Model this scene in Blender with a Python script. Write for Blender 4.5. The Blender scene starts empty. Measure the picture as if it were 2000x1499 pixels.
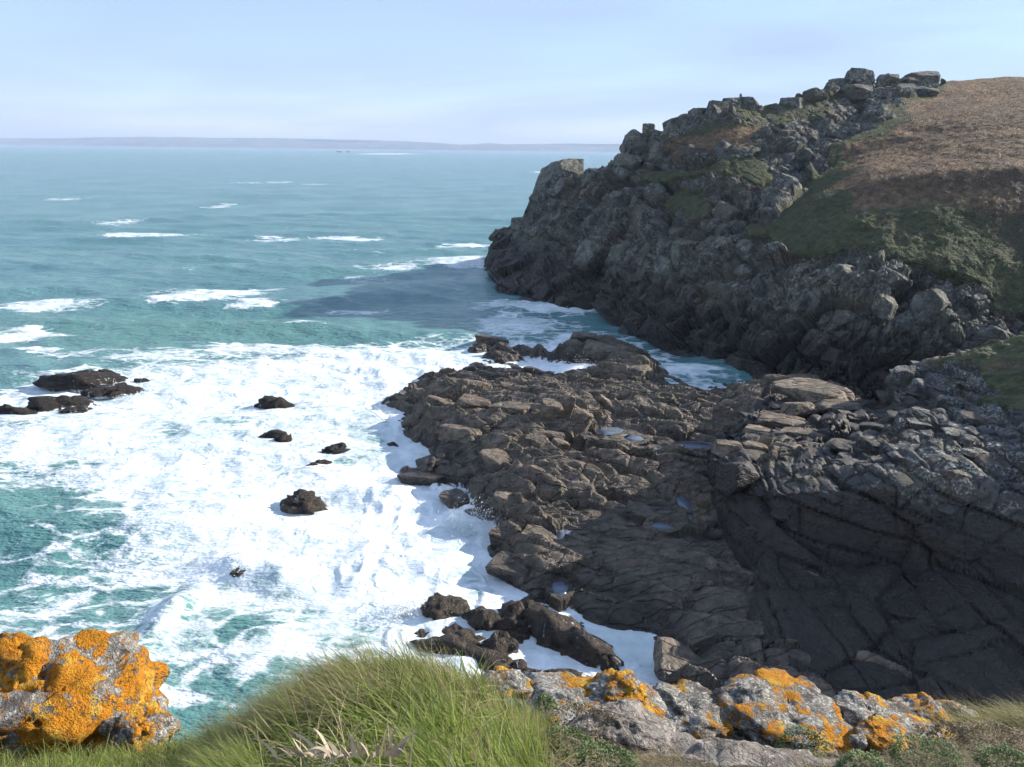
import bpy, math, random
import numpy as np
from mathutils import Vector, Matrix, Euler

# ------------------------------------------------------------------ camera, world, sun, exposure
S = bpy.context.scene
COL = S.collection
H, F = 26.0, 1520.0                       # eye height above the sea, focal length in pixels of a 2000 px wide picture
PITCH = math.atan(459.5 / F)
ROLL = math.radians(0.66)
cd = bpy.data.cameras.new('camera'); cam = bpy.data.objects.new('camera', cd); COL.objects.link(cam)
cd.sensor_width = 36.0; cd.lens = 36.0 * F / 2000.0; cd.clip_start = 0.1; cd.clip_end = 60000.0
cam.matrix_world = Matrix.Translation((0, 0, H)) @ Matrix.Rotation(math.pi / 2 - PITCH, 4, 'X') @ Matrix.Rotation(ROLL, 4, 'Z')
S.camera = cam

SUN_EL, SUN_AZ = math.radians(24.5), math.radians(20.0)      # azimuth: from +x (right) towards +y (away)
SUNV = Vector((math.cos(SUN_EL) * math.cos(SUN_AZ), math.cos(SUN_EL) * math.sin(SUN_AZ), math.sin(SUN_EL)))
world = bpy.data.worlds.new('World'); S.world = world; world.use_nodes = True
wn, wl = world.node_tree.nodes, world.node_tree.links
sky = wn.new('ShaderNodeTexSky'); sky.sky_type = 'NISHITA'; sky.sun_disc = False
sky.sun_elevation = SUN_EL; sky.sun_rotation = math.pi / 2 - SUN_AZ
sky.altitude = 20; sky.air_density = 1.0; sky.dust_density = 0.0; sky.ozone_density = 3.0
bg = wn['Background']; bg.inputs['Strength'].default_value = 0.108
# a thin high veil of cirrus over the whole sky, in faint streaks
tc = wn.new('ShaderNodeTexCoord'); mp = wn.new('ShaderNodeMapping'); mp.inputs['Scale'].default_value = (1.2, 1.2, 9.0); mp.inputs['Rotation'].default_value = (0.06, -0.08, 0.4)
wl.new(tc.outputs['Generated'], mp.inputs['Vector'])
cn = wn.new('ShaderNodeTexNoise'); cn.inputs['Scale'].default_value = 1.3; cn.inputs['Detail'].default_value = 6; cn.inputs['Distortion'].default_value = 0.4; wl.new(mp.outputs['Vector'], cn.inputs['Vector'])
cr = wn.new('ShaderNodeMapRange'); cr.inputs['From Min'].default_value = 0.35; cr.inputs['From Max'].default_value = 0.7; cr.inputs['To Min'].default_value = 0.45; cr.inputs['To Max'].default_value = 0.95; wl.new(cn.outputs['Fac'], cr.inputs['Value'])
cm = wn.new('ShaderNodeMix'); cm.data_type = 'RGBA'; wl.new(cr.outputs['Result'], cm.inputs[0]); wl.new(sky.outputs['Color'], cm.inputs[6]); cm.inputs[7].default_value = (2.45, 3.10, 4.42, 1)
wl.new(cm.outputs[2], bg.inputs['Color'])
sl = bpy.data.lights.new('sun', 'SUN'); sl.energy = 4.6; sl.angle = math.radians(0.53); sl.color = (1.0, 0.93, 0.82)
sun = bpy.data.objects.new('sun', sl); COL.objects.link(sun)
sun.rotation_euler = SUNV.to_track_quat('Z', 'Y').to_euler()
S.view_settings.view_transform = 'Standard'; S.view_settings.look = 'None'
S.view_settings.exposure = 1.0; S.view_settings.gamma = 1.0; S.view_settings.use_curve_mapping = False
S.render.engine = 'CYCLES'
S.cycles.use_adaptive_sampling = True; S.cycles.adaptive_threshold = 0.04; S.cycles.adaptive_min_samples = 16; S.cycles.max_bounces = 4; S.cycles.diffuse_bounces = 2; S.cycles.glossy_bounces = 2; S.cycles.volume_bounces = 0; S.cycles.transparent_max_bounces = 8

rng = np.random.default_rng(7)
random.seed(7)

# ------------------------------------------------------------------ where a pixel of the photograph lies in the place
def ray(u, v):
    u = np.asarray(u, float); v = np.asarray(v, float)
    dx = (u - 1000.0) / F; dy = -(v - 749.5) / F
    c, s = math.cos(ROLL), math.sin(ROLL)
    x = c * dx - s * dy; y = s * dx + c * dy
    cp, sp = math.cos(PITCH), math.sin(PITCH)
    return x, cp + y * sp, -sp + y * cp
def aty(u, v, y):
    a, b, c = ray(u, v); t = np.asarray(y, float) / b
    return np.stack(np.broadcast_arrays(a * t, b * t, H + c * t), -1)
def atz(u, v, z=0.0):
    a, b, c = ray(u, v); t = (np.asarray(z, float) - H) / c
    return np.stack(np.broadcast_arrays(a * t, b * t, H + c * t), -1)
def v_of(u, y, z):                        # the row v at which a point at depth y and height z shows in column u
    lo, hi = -3000.0, 6000.0
    for _ in range(60):
        m = (lo + hi) / 2
        if aty(u, m, y)[2] > z: lo = m
        else: hi = m
    return (lo + hi) / 2
def V(u, v, y): return (u, v, y)
def Z(u, y, z): return (u, v_of(u, y, z), y)
def W(u, v, z): return (u, v, float(atz(u, v, z)[1]))

# ------------------------------------------------------------------ noise
def _hash(ix, iy, iz, seed):
    h = (ix.astype(np.uint32) * np.uint32(374761393) + iy.astype(np.uint32) * np.uint32(668265263)
         + iz.astype(np.uint32) * np.uint32(2147483647 - 58) + np.uint32(seed * 1013904223 & 0xffffffff))
    h = (h ^ (h >> np.uint32(13))) * np.uint32(1274126177)
    h = (h ^ (h >> np.uint32(16))) * np.uint32(2246822519)
    return h ^ (h >> np.uint32(15))
def _r(h, k):
    h = (h + np.uint32(k * 0x9E3779B9 & 0xffffffff)); h = (h ^ (h >> np.uint32(16))) * np.uint32(0x45d9f3b)
    h = h ^ (h >> np.uint32(15))
    return (h & np.uint32(0xffffff)).astype(np.float32) / np.float32(0xffffff)
def vnoise(P, seed=0):                    # value noise, -1..1
    P = P.astype(np.float32); I = np.floor(P).astype(np.int32); f = P - I
    f = f * f * f * (f * (f * 6 - 15) + 10); out = 0
    for dx in (0, 1):
        wx = f[:, 0] if dx else 1 - f[:, 0]
        for dy in (0, 1):
            wy = f[:, 1] if dy else 1 - f[:, 1]
            for dz in (0, 1):
                wz = f[:, 2] if dz else 1 - f[:, 2]
                out = out + wx * wy * wz * _r(_hash(I[:, 0] + dx, I[:, 1] + dy, I[:, 2] + dz, seed), 1)
    return out * 2 - 1
def fbm(P, octaves=4, seed=0, gain=0.5):
    a, o, n = 1.0, 0, 0
    for k in range(octaves):
        o = o + a * vnoise(P * (2.03 ** k) + k * 17.3, seed + k); n += a; a *= gain
    return o / n
def voro(P, seed=0):                      # nearest cell: F1, F2, four randoms of the cell and the offset to its centre
    P = P.astype(np.float32); I = np.floor(P).astype(np.int32); N = len(P)
    b1 = np.full(N, 9e9, np.float32); b2 = b1.copy(); bh = np.zeros(N, np.uint32); bd = np.zeros((N, 3), np.float32)
    for dx in (-1, 0, 1):
        for dy in (-1, 0, 1):
            for dz in (-1, 0, 1):
                h = _hash(I[:, 0] + dx, I[:, 1] + dy, I[:, 2] + dz, seed)
                d = np.stack([I[:, 0] + dx + 0.1 + 0.8 * _r(h, 1) - P[:, 0], I[:, 1] + dy + 0.1 + 0.8 * _r(h, 2) - P[:, 1],
                              I[:, 2] + dz + 0.1 + 0.8 * _r(h, 3) - P[:, 2]], 1)
                q = (d * d).sum(1); m = q < b1
                b2 = np.where(m, b1, np.minimum(b2, q)); b1 = np.where(m, q, b1)
                bh = np.where(m, h, bh); bd[m] = d[m]
    return np.sqrt(b1), np.sqrt(b2), np.stack([_r(bh, k) for k in (4, 5, 6, 7)], 1), bd
def rotm(ax, ay, az): return np.array(Euler((ax, ay, az)).to_matrix())
def blocky(P, size, R, amp, crack, seed, tilt=1.5, warp=0.25):   # jointed rock: stepped, tilted blocks with open joints
    Q = (P @ R) / np.asarray(size)
    if warp: Q = Q + warp * np.stack([vnoise(Q * 0.9 + 31 * k, seed + 50 + k) for k in range(3)], 1)
    f1, f2, r, d = voro(Q, seed)
    h = amp * ((r[:, 0] - .5) * 1.4 + (d * (r[:, 1:4] - .5)).sum(1) * tilt)
    return h - crack * np.clip(1 - (f2 - f1) / 0.16, 0, 1) ** 1.3
def beds(P, R, th, L, amp, crack, seed, warp=0.35, tilt=0.8):      # bedded rock: courses of blocks along the bedding, each set in or out
    Q = P @ R; z0 = np.zeros(len(P), np.int32)
    w = Q[:, 2] / th + warp * fbm(P * (0.35 / max(th, L * .5)), 3, seed + 3); b = np.floor(w).astype(np.int32); fw = w - b; hb = _hash(b, z0, z0, seed)
    x = Q[:, 0] / (L * (0.6 + 0.8 * _r(hb, 1))) + 9 * _r(hb, 2) + 0.25 * vnoise(P * (0.8 / L), seed + 5)
    y = Q[:, 1] / (L * (0.6 + 0.8 * _r(hb, 3))) + 9 * _r(hb, 4) + 0.25 * vnoise(P * (0.8 / L) + 40, seed + 6)
    c = np.floor(x).astype(np.int32); e = np.floor(y).astype(np.int32); fx, fy = x - c, y - e; hc = _hash(b, c, e, seed + 1)
    edge = np.minimum(np.minimum(fw, 1 - fw) * th, np.minimum(np.minimum(fx, 1 - fx), np.minimum(fy, 1 - fy)) * L)
    h = amp * ((_r(hc, 5) - .5) * 1.2 + (_r(hb, 6) - .5) * 0.9 + tilt * ((fx - .5) * (_r(hc, 7) - .5) + (fw - .5) * (_r(hc, 8) - .6)))
    return h - crack * np.clip(1 - edge / (0.07 * th + 0.05), 0, 1)
def sstep(a, b, x):
    t = np.clip((x - a) / (b - a), 0, 1); return t * t * (3 - 2 * t)
def inpoly(u, v, poly):
    ins = np.zeros(u.shape, bool); n = len(poly)
    for i in range(n):
        (x0, y0), (x1, y1) = poly[i], poly[(i + 1) % n]
        c = ((y0 > v) != (y1 > v)) & (u < (x1 - x0) * (v - y0) / ((y1 - y0) or 1e-9) + x0); ins ^= c
    return ins

# ------------------------------------------------------------------ object helpers
def mesh_from(name, verts, faces, mat, attrs=None, smooth=True):
    me = bpy.data.meshes.new(name)
    verts = np.asarray(verts, np.float32); faces = np.asarray(faces, np.int32)
    me.vertices.add(len(verts)); me.vertices.foreach_set('co', verts.ravel())
    k = faces.shape[1]; me.loops.add(faces.size); me.loops.foreach_set('vertex_index', faces.ravel())
    me.polygons.add(len(faces)); me.polygons.foreach_set('loop_start', np.arange(0, faces.size, k, dtype=np.int32))
    me.polygons.foreach_set('loop_total', np.full(len(faces), k, np.int32))
    me.polygons.foreach_set('use_smooth', np.full(len(faces), smooth, bool))
    for an, av in (attrs or {}).items():
        a = me.attributes.new(an, 'FLOAT', 'POINT'); a.data.foreach_set('value', np.asarray(av, np.float32))
    me.update(calc_edges=True); me.validate()
    if mat: me.materials.append(mat)
    return me
def link(name, me, parent=None, loc=(0, 0, 0), rot=(0, 0, 0), scale=(1, 1, 1), **tags):
    o = bpy.data.objects.new(name, me); COL.objects.link(o)
    o.location = loc; o.rotation_euler = rot; o.scale = scale
    if parent: o.parent = parent
    for k, t in tags.items(): o[k] = t
    return o
def grid_faces(nr, nc):
    i = np.arange(nr * nc).reshape(nr, nc)
    return np.stack([i[:-1, :-1], i[:-1, 1:], i[1:, 1:], i[1:, :-1]], -1).reshape(-1, 4)
def grid_normals(G):
    n = np.cross(np.gradient(G, axis=1), np.gradient(G, axis=0)); return n / (np.linalg.norm(n, axis=-1, keepdims=True) + 1e-9)
def loft(rows, nu, per_m, blur=2):
    """rows: lists of (u, v, depth) knots, bottom to top. Returns the grid of points and the u, v each was drawn at, and the row number."""
    s = np.linspace(0, 1, nu); UR, VR, YR = [], [], []
    for r in rows:
        r = np.array(r, float); u = r[0, 0] + (r[-1, 0] - r[0, 0]) * s
        UR.append(u); VR.append(np.interp(u, r[:, 0], r[:, 1])); YR.append(np.interp(u, r[:, 0], r[:, 2]))
    UR, VR, YR = map(np.array, (UR, VR, YR)); C = aty(UR, VR, YR)
    tt = [0.0]
    for k in range(len(rows) - 1):
        L = np.percentile(np.linalg.norm(C[k + 1] - C[k], axis=-1), 60); n = max(3, int(L * per_m * (0.35 if k >= len(rows) - 3 else 1.0)))
        tt += list(k + (np.arange(n) + 1) / n)
    tt = np.array(tt); k = np.clip(tt.astype(int), 0, len(rows) - 2); f = (tt - k)[:, None]
    G = C[k] * (1 - f)[..., None] + C[k + 1] * f[..., None]
    U = UR[k] * (1 - f) + UR[k + 1] * f; VV = VR[k] * (1 - f) + VR[k + 1] * f
    for _ in range(blur):
        G[1:-1] = 0.25 * G[:-2] + 0.5 * G[1:-1] + 0.25 * G[2:]
    return G, U, VV, tt

# ------------------------------------------------------------------ materials
class NT:
    def __init__(s, name, disp=False):
        s.m = bpy.data.materials.new(name); s.m.use_nodes = True; s.t = s.m.node_tree
        s.b = s.t.nodes['Principled BSDF']; s.pos = s.n('ShaderNodeNewGeometry').outputs['Position']
        s.b.inputs['Roughness'].default_value = 0.85; s.b.inputs['Specular IOR Level'].default_value = 0.3
    def n(s, t, **kw):
        x = s.t.nodes.new(t)
        for k, v in kw.items(): setattr(x, k, v)
        return x
    def l(s, a, b): s.t.links.new(a, b)
    def inp(s, sock, v):
        if isinstance(v, bpy.types.NodeSocket): s.l(v, sock)
        else: sock.default_value = (*v, 1) if isinstance(v, tuple) and len(v) == 3 and sock.type == 'RGBA' else v
    def attr(s, name): return s.n('ShaderNodeAttribute', attribute_name=name).outputs['Fac']
    def map(s, scale, rot=(0, 0, 0), src=None):
        m = s.n('ShaderNodeMapping'); s.l(src or s.pos, m.inputs['Vector'])
        m.inputs['Scale'].default_value = scale if hasattr(scale, '__len__') else (scale,) * 3
        m.inputs['Rotation'].default_value = rot; return m.outputs['Vector']
    def noise(s, scale, detail=5, rough=0.55, vec=None, dist=0.0):
        x = s.n('ShaderNodeTexNoise'); s.l(vec or s.pos, x.inputs['Vector']); x.inputs['Scale'].default_value = scale
        x.inputs['Detail'].default_value = max(1.5, detail - 2.0); x.inputs['Roughness'].default_value = rough; x.inputs['Distortion'].default_value = dist
        return x.outputs['Fac']
    def noisec(s, scale, detail=2, vec=None):
        x = s.n('ShaderNodeTexNoise'); s.l(vec or s.pos, x.inputs['Vector']); x.inputs['Scale'].default_value = scale
        x.inputs['Detail'].default_value = detail; return x.outputs['Color']
    def vor(s, scale, feature='F1', vec=None, out='Distance', rnd=1.0):
        x = s.n('ShaderNodeTexVoronoi', feature=feature); s.l(vec or s.pos, x.inputs['Vector']); x.inputs['Scale'].default_value = scale
        x.inputs['Randomness'].default_value = rnd
        return x.outputs[out]
    def ss(s, a, b, x, lo=0.0, hi=1.0):
        m = s.n('ShaderNodeMapRange', interpolation_type='SMOOTHSTEP'); s.inp(m.inputs['Value'], x)
        s.inp(m.inputs['From Min'], a); s.inp(m.inputs['From Max'], b); s.inp(m.inputs['To Min'], lo); s.inp(m.inputs['To Max'], hi)
        return m.outputs['Result']
    def math(s, op, a, b=0.0, clamp=False):
        m = s.n('ShaderNodeMath', operation=op, use_clamp=clamp); s.inp(m.inputs[0], a); s.inp(m.inputs[1], b); return m.outputs[0]
    def vadd(s, a, b, k=1.0):
        sc = s.n('ShaderNodeVectorMath', operation='SCALE'); s.l(b, sc.inputs[0]); sc.inputs['Scale'].default_value = k
        m = s.n('ShaderNodeVectorMath', operation='ADD'); s.l(a, m.inputs[0]); s.l(sc.outputs[0], m.inputs[1]); return m.outputs[0]
    def mix(s, f, a, b, mode='MIX'):
        m = s.n('ShaderNodeMix', data_type='RGBA', blend_type=mode); s.inp(m.inputs[0], f)
        for sock, v in ((m.inputs[6], a), (m.inputs[7], b)):
            if isinstance(v, bpy.types.NodeSocket): s.l(v, sock)
            else: sock.default_value = (*v, 1) if len(v) == 3 else v
        return m.outputs[2]
    def z(s):
        x = s.n('ShaderNodeSeparateXYZ'); s.l(s.pos, x.inputs[0]); return x.outputs
    def bump(s, h, dist, strength=1.0, prev=None):
        b = s.n('ShaderNodeBump'); s.inp(b.inputs['Height'], h); b.inputs['Distance'].default_value = dist; b.inputs['Strength'].default_value = strength
        if prev: s.l(prev, b.inputs['Normal'])
        return b.outputs['Normal']
    def out(s, col=None, normal=None, rough=None):
        if col is not None: s.inp(s.b.inputs['Base Color'], col)
        if normal is not None: s.l(normal, s.b.inputs['Normal'])
        if rough is not None: s.inp(s.b.inputs['Roughness'], rough)
        return s.m

def cliff_mat(name, dark, mid, pale, pale_amt, tide, scale=1.0, strata=(0.25, 0.1, 0.0), foam=False, warm=(0.10, 0.075, 0.055)):
    t = NT(name)
    n1 = t.noise(0.16 * scale, 5, 0.6); n2 = t.noise(0.9 * scale, 6, 0.65); n3 = t.noise(3.5 * scale, 5, 0.7)
    sv = t.map((0.5 * scale, 0.5 * scale, 2.2 * scale), strata)
    st = t.noise(1.0, 5, 0.6, sv, 0.6)
    c = t.mix(t.ss(0.35, 0.65, n2), dark, mid)
    c = t.mix(t.ss(0.5, 0.68, n1), c, warm)
    c = t.mix(t.ss(0.52, 0.75, st), c, tuple(0.55 * x for x in mid))
    g = t.ss(0.5, 0.62, t.noise(0.33 * scale, 4, 0.6), 0.0, 0.55)
    c = t.mix(g, c, (0.085, 0.088, 0.055))
    p = t.math('MULTIPLY', t.ss(0.48, 0.62, n3), t.ss(0.42, 0.58, t.noise(0.5 * scale, 5, 0.6)))
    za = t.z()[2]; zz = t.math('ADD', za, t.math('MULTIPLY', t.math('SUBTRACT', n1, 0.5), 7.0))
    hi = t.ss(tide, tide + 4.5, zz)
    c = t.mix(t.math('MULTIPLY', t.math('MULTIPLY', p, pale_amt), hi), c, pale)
    c = t.mix(t.math('SUBTRACT', 1.0, hi), c, t.mix(n2, (0.016, 0.014, 0.013), (0.05, 0.038, 0.030)))  # black wet tidal band; on the cove cliff it also paints shade
    oi = t.n('ShaderNodeObjectInfo').outputs['Random']
    c = t.mix(0.35, c, t.mix(oi, (0.3, 0.3, 0.3), (0.75, 0.73, 0.7)), 'OVERLAY')
    # vegetation carried by the ground sheet
    vg = t.attr('veg'); br = t.attr('brown')
    vn = t.noise(1.1, 6, 0.7); vn2 = t.noise(0.22, 5, 0.6); vn3 = t.noise(4.0, 4, 0.7)
    gr = t.mix(t.ss(0.35, 0.65, vn), (0.040, 0.046, 0.020), (0.092, 0.096, 0.040))
    bw = t.mix(t.ss(0.3, 0.7, vn), (0.085, 0.056, 0.034), (0.27, 0.18, 0.10))
    hea = t.mix(vn3, (0.032, 0.026, 0.022), (0.085, 0.062, 0.046))
    bw = t.mix(t.ss(0.48, 0.62, vn2), bw, t.mix(0.5, hea, bw))
    vc = t.mix(t.ss(0.35, 0.65, t.math('ADD', br, t.math('MULTIPLY', t.math('SUBTRACT', vn2, 0.5), 1.3))), gr, bw)
    vc = t.mix(t.math('MULTIPLY', t.attr('heath'), 0.6), vc, hea)
    vm = t.ss(0.42, 0.58, t.math('ADD', vg, t.math('MULTIPLY', t.math('SUBTRACT', n2, 0.5), 1.1)))
    c = t.mix(vm, c, vc)
    r = t.ss(0.0, 1.0, hi, 0.55, 0.9)
    if foam:
        fo = t.attr('foam'); fv = t.map((1.2, 3.0, 0.8), (0, 0, 0.5))
        fm = t.ss(0.5, 0.62, t.math('ADD', t.math('SUBTRACT', fo, 0.5), t.noise(0.9, 6, 0.7, fv, 1.2)))
        c = t.mix(fm, c, (0.82, 0.85, 0.87))
    bh = t.math('ADD', t.math('MULTIPLY', n2, 0.8), t.math('ADD', t.math('MULTIPLY', n3, 0.35), t.math('MULTIPLY', st, 0.5)))
    cr = t.vor(0.9 * scale, 'DISTANCE_TO_EDGE', t.vadd(t.map((1, 1, 1.8), strata), t.noisec(0.8 * scale), 0.8))
    bh = t.math('ADD', bh, t.math('MULTIPLY', t.ss(0.0, 0.07, cr), 0.13))
    if foam:
        lc = t.vor(1.0, 'DISTANCE_TO_EDGE', t.vadd(t.map((0.22, 1.1, 0.5), (0, 0, 0.42)), t.noisec(0.35, 3), 0.5))
        bh = t.math('ADD', bh, t.math('MULTIPLY', t.ss(0.0, 0.05, lc), 0.8)); r = t.ss(0.8, 2.6, zz, 0.38, 0.85)
    bh = t.mix(vm, bh, t.math('ADD', t.math('MULTIPLY', vn, 0.8), vn3))
    return t.out(c, t.bump(bh, 0.38 / scale, 0.9), r)

M_HEAD = cliff_mat('headland_rock', (0.042, 0.043, 0.040), (0.155, 0.153, 0.132), (0.36, 0.35, 0.30), 0.6, 4.5, 0.8, (0.3, 0.25, 0.0))
M_CLIFF = cliff_mat('cove_cliff_rock', (0.045, 0.045, 0.05), (0.12, 0.115, 0.11), (0.38, 0.38, 0.34), 0.9, 5.0, 1.6, (0.18, 0.12, 0.0))  # dark band set high: the wall's deep shade is put into its colour
M_SHELF = cliff_mat('shelf_rock', (0.085, 0.069, 0.055), (0.235, 0.185, 0.142), (0.33, 0.27, 0.21), 0.5, -1.0, 1.6, (0.1, 0.25, -0.5), True, (0.13, 0.098, 0.07))

def weed_mat(name, k):
    t = NT(name)
    n = t.noise(1.6, 7, 0.7); n2 = t.noise(7.0, 5, 0.75)
    c = t.mix(t.ss(0.35, 0.68, n), (0.012 * k, 0.010 * k, 0.009 * k), (0.075 * k, 0.052 * k, 0.034 * k))
    c = t.mix(t.ss(0.55, 0.72, n2), c, (0.13 * k, 0.098 * k, 0.068 * k))
    w = t.noise(1.3, 6, 0.7, t.map((1, 1, 0.4)), 1.0)
    za = t.z()[2]
    f = t.ss(0.62, 0.72, t.math('ADD', w, t.ss(0.5, -0.1, za, 0.0, 0.22)))
    c = t.mix(f, c, (0.8, 0.83, 0.86))
    h = t.math('ADD', n, t.math('MULTIPLY', n2, 0.6))
    return t.out(c, t.bump(h, 0.3, 1.0), t.ss(0.3, 0.7, n2, 0.35, 0.8))
M_WEED = weed_mat('weedy_rock', 1.0); M_BLACK = weed_mat('black_rock', 0.42)

def lichen_mat():
    t = NT('lichen_rock'); t.pos = t.n('ShaderNodeTexCoord').outputs['Object']
    wp = t.vadd(t.pos, t.noisec(9.0), 0.10)
    n = t.noise(9.0, 8, 0.72); f = t.noise(38.0, 5, 0.75); o = t.noise(3.4, 8, 0.68, wp); d = t.noise(3.4, 6, 0.65, t.map(1.0, (0.5, 0.2, 1.0)))
    g = t.mix(t.ss(0.36, 0.66, n), (0.19, 0.175, 0.155), (0.50, 0.48, 0.43))
    g = t.mix(t.ss(0.52, 0.66, f), g, (0.64, 0.63, 0.57))
    g = t.mix(t.ss(0.60, 0.42, f), g, t.mix(0.5, g, (0.10, 0.095, 0.09)))
    g = t.mix(t.ss(0.57, 0.64, d), g, t.mix(f, (0.055, 0.045, 0.042), (0.16, 0.135, 0.12)))
    oc = t.mix(t.ss(0.3, 0.7, f), (0.30, 0.115, 0.008), (0.60, 0.27, 0.018))
    oc = t.mix(t.ss(0.42, 0.6, t.noise(16.0, 4, 0.6)), oc, (0.50, 0.19, 0.010))
    oc = t.mix(t.ss(0.5, 0.66, t.noise(6.0, 5, 0.6)), oc, (0.56, 0.33, 0.045))
    oc = t.mix(t.ss(0.60, 0.70, t.noise(21.0, 5, 0.7)), oc, (0.13, 0.065, 0.022))
    cover = t.attr('lichen')
    m = t.ss(0.485, 0.53, t.math('ADD', t.math('ADD', t.math('MULTIPLY', o, 1.0), t.math('MULTIPLY', t.math('SUBTRACT', f, 0.5), 0.25)), cover))
    c = t.mix(m, g, oc)
    h = t.math('ADD', t.math('MULTIPLY', n, 0.9), t.math('ADD', t.math('MULTIPLY', f, 0.45), t.math('MULTIPLY', m, 0.25)))
    h = t.math('ADD', h, t.math('MULTIPLY', t.noise(85.0, 4, 0.7), 0.35))
    return t.out(c, t.bump(h, 0.06, 1.0), 0.92)
M_LICHEN = lichen_mat()

def slab_mat():
    t = NT('bare_slab'); t.pos = t.n('ShaderNodeTexCoord').outputs['Object']; n = t.noise(5.0, 7, 0.7); n2 = t.noise(22.0, 6, 0.75)
    c = t.mix(t.ss(0.35, 0.65, n), (0.11, 0.092, 0.078), (0.27, 0.24, 0.21)); c = t.mix(t.ss(0.56, 0.68, n2), c, (0.42, 0.39, 0.35)); c = t.mix(t.ss(0.46, 0.34, n2), c, (0.07, 0.058, 0.05))
    k = t.ss(0.0, 0.05, t.vor(4.0, 'DISTANCE_TO_EDGE', t.vadd(t.pos, t.noisec(4.0), 0.2)))
    return t.out(c, t.bump(t.math('ADD', t.math('ADD', n, t.math('MULTIPLY', n2, 0.6)), t.math('MULTIPLY', k, 0.12)), 0.06, 1.0), 0.95)
M_SLAB = slab_mat()

def soil_mat():
    t = NT('clifftop_soil'); n = t.noise(6.0, 7, 0.7); n2 = t.noise(30.0, 5, 0.7)
    c = t.mix(t.ss(0.35, 0.65, n), (0.05, 0.04, 0.026), (0.115, 0.095, 0.06))
    c = t.mix(t.ss(0.5, 0.7, n2), c, (0.17, 0.15, 0.10))
    return t.out(c, t.bump(t.math('ADD', n, n2), 0.06, 1.0), 0.95)
M_SOIL = soil_mat()

def blade_mat(name, a, b, tip, tr=0.35):
    t = NT(name); ti = t.attr('tint'); al = t.attr('along')
    c = t.mix(ti, a, b); c = t.mix(t.math('MULTIPLY', t.ss(0.45, 1.0, al), 0.75), c, tip)
    m = t.out(c, None, 0.6)
    d = t.n('ShaderNodeBsdfTranslucent'); t.l(c, d.inputs['Color']) if isinstance(c, bpy.types.NodeSocket) else None
    mx = t.n('ShaderNodeMixShader'); mx.inputs[0].default_value = tr
    t.l(t.b.outputs[0], mx.inputs[1]); t.l(d.outputs[0], mx.inputs[2])
    t.l(mx.outputs[0], t.t.nodes['Material Output'].inputs['Surface']); return m
M_GRASS = blade_mat('green_grass', (0.075, 0.14, 0.016), (0.25, 0.31, 0.055), (0.40, 0.38, 0.15))
M_DRYGRASS = blade_mat('dry_grass', (0.20, 0.16, 0.08), (0.38, 0.31, 0.18), (0.46, 0.38, 0.23))
M_PALEGRASS = blade_mat('pale_grass', (0.11, 0.12, 0.035), (0.24, 0.22, 0.085), (0.40, 0.34, 0.17))
M_LEAF = blade_mat('small_leaf', (0.06, 0.10, 0.04), (0.17, 0.22, 0.085), (0.22, 0.26, 0.12), 0.25)
M_DEAD = blade_mat('withered_leaf', (0.22, 0.17, 0.12), (0.45, 0.38, 0.28), (0.50, 0.43, 0.33), 0.2)
M_BRACKEN = blade_mat('bracken', (0.085, 0.052, 0.030), (0.29, 0.185, 0.095), (0.33, 0.23, 0.13), 0.2)
M_SLOPEGRASS = blade_mat('slope_grass', (0.045, 0.052, 0.020), (0.11, 0.115, 0.045), (0.15, 0.145, 0.07), 0.2)
M_BROWNLEAF = blade_mat('brown_leaf', (0.11, 0.085, 0.05), (0.24, 0.19, 0.11), (0.3, 0.24, 0.15), 0.2)

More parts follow.
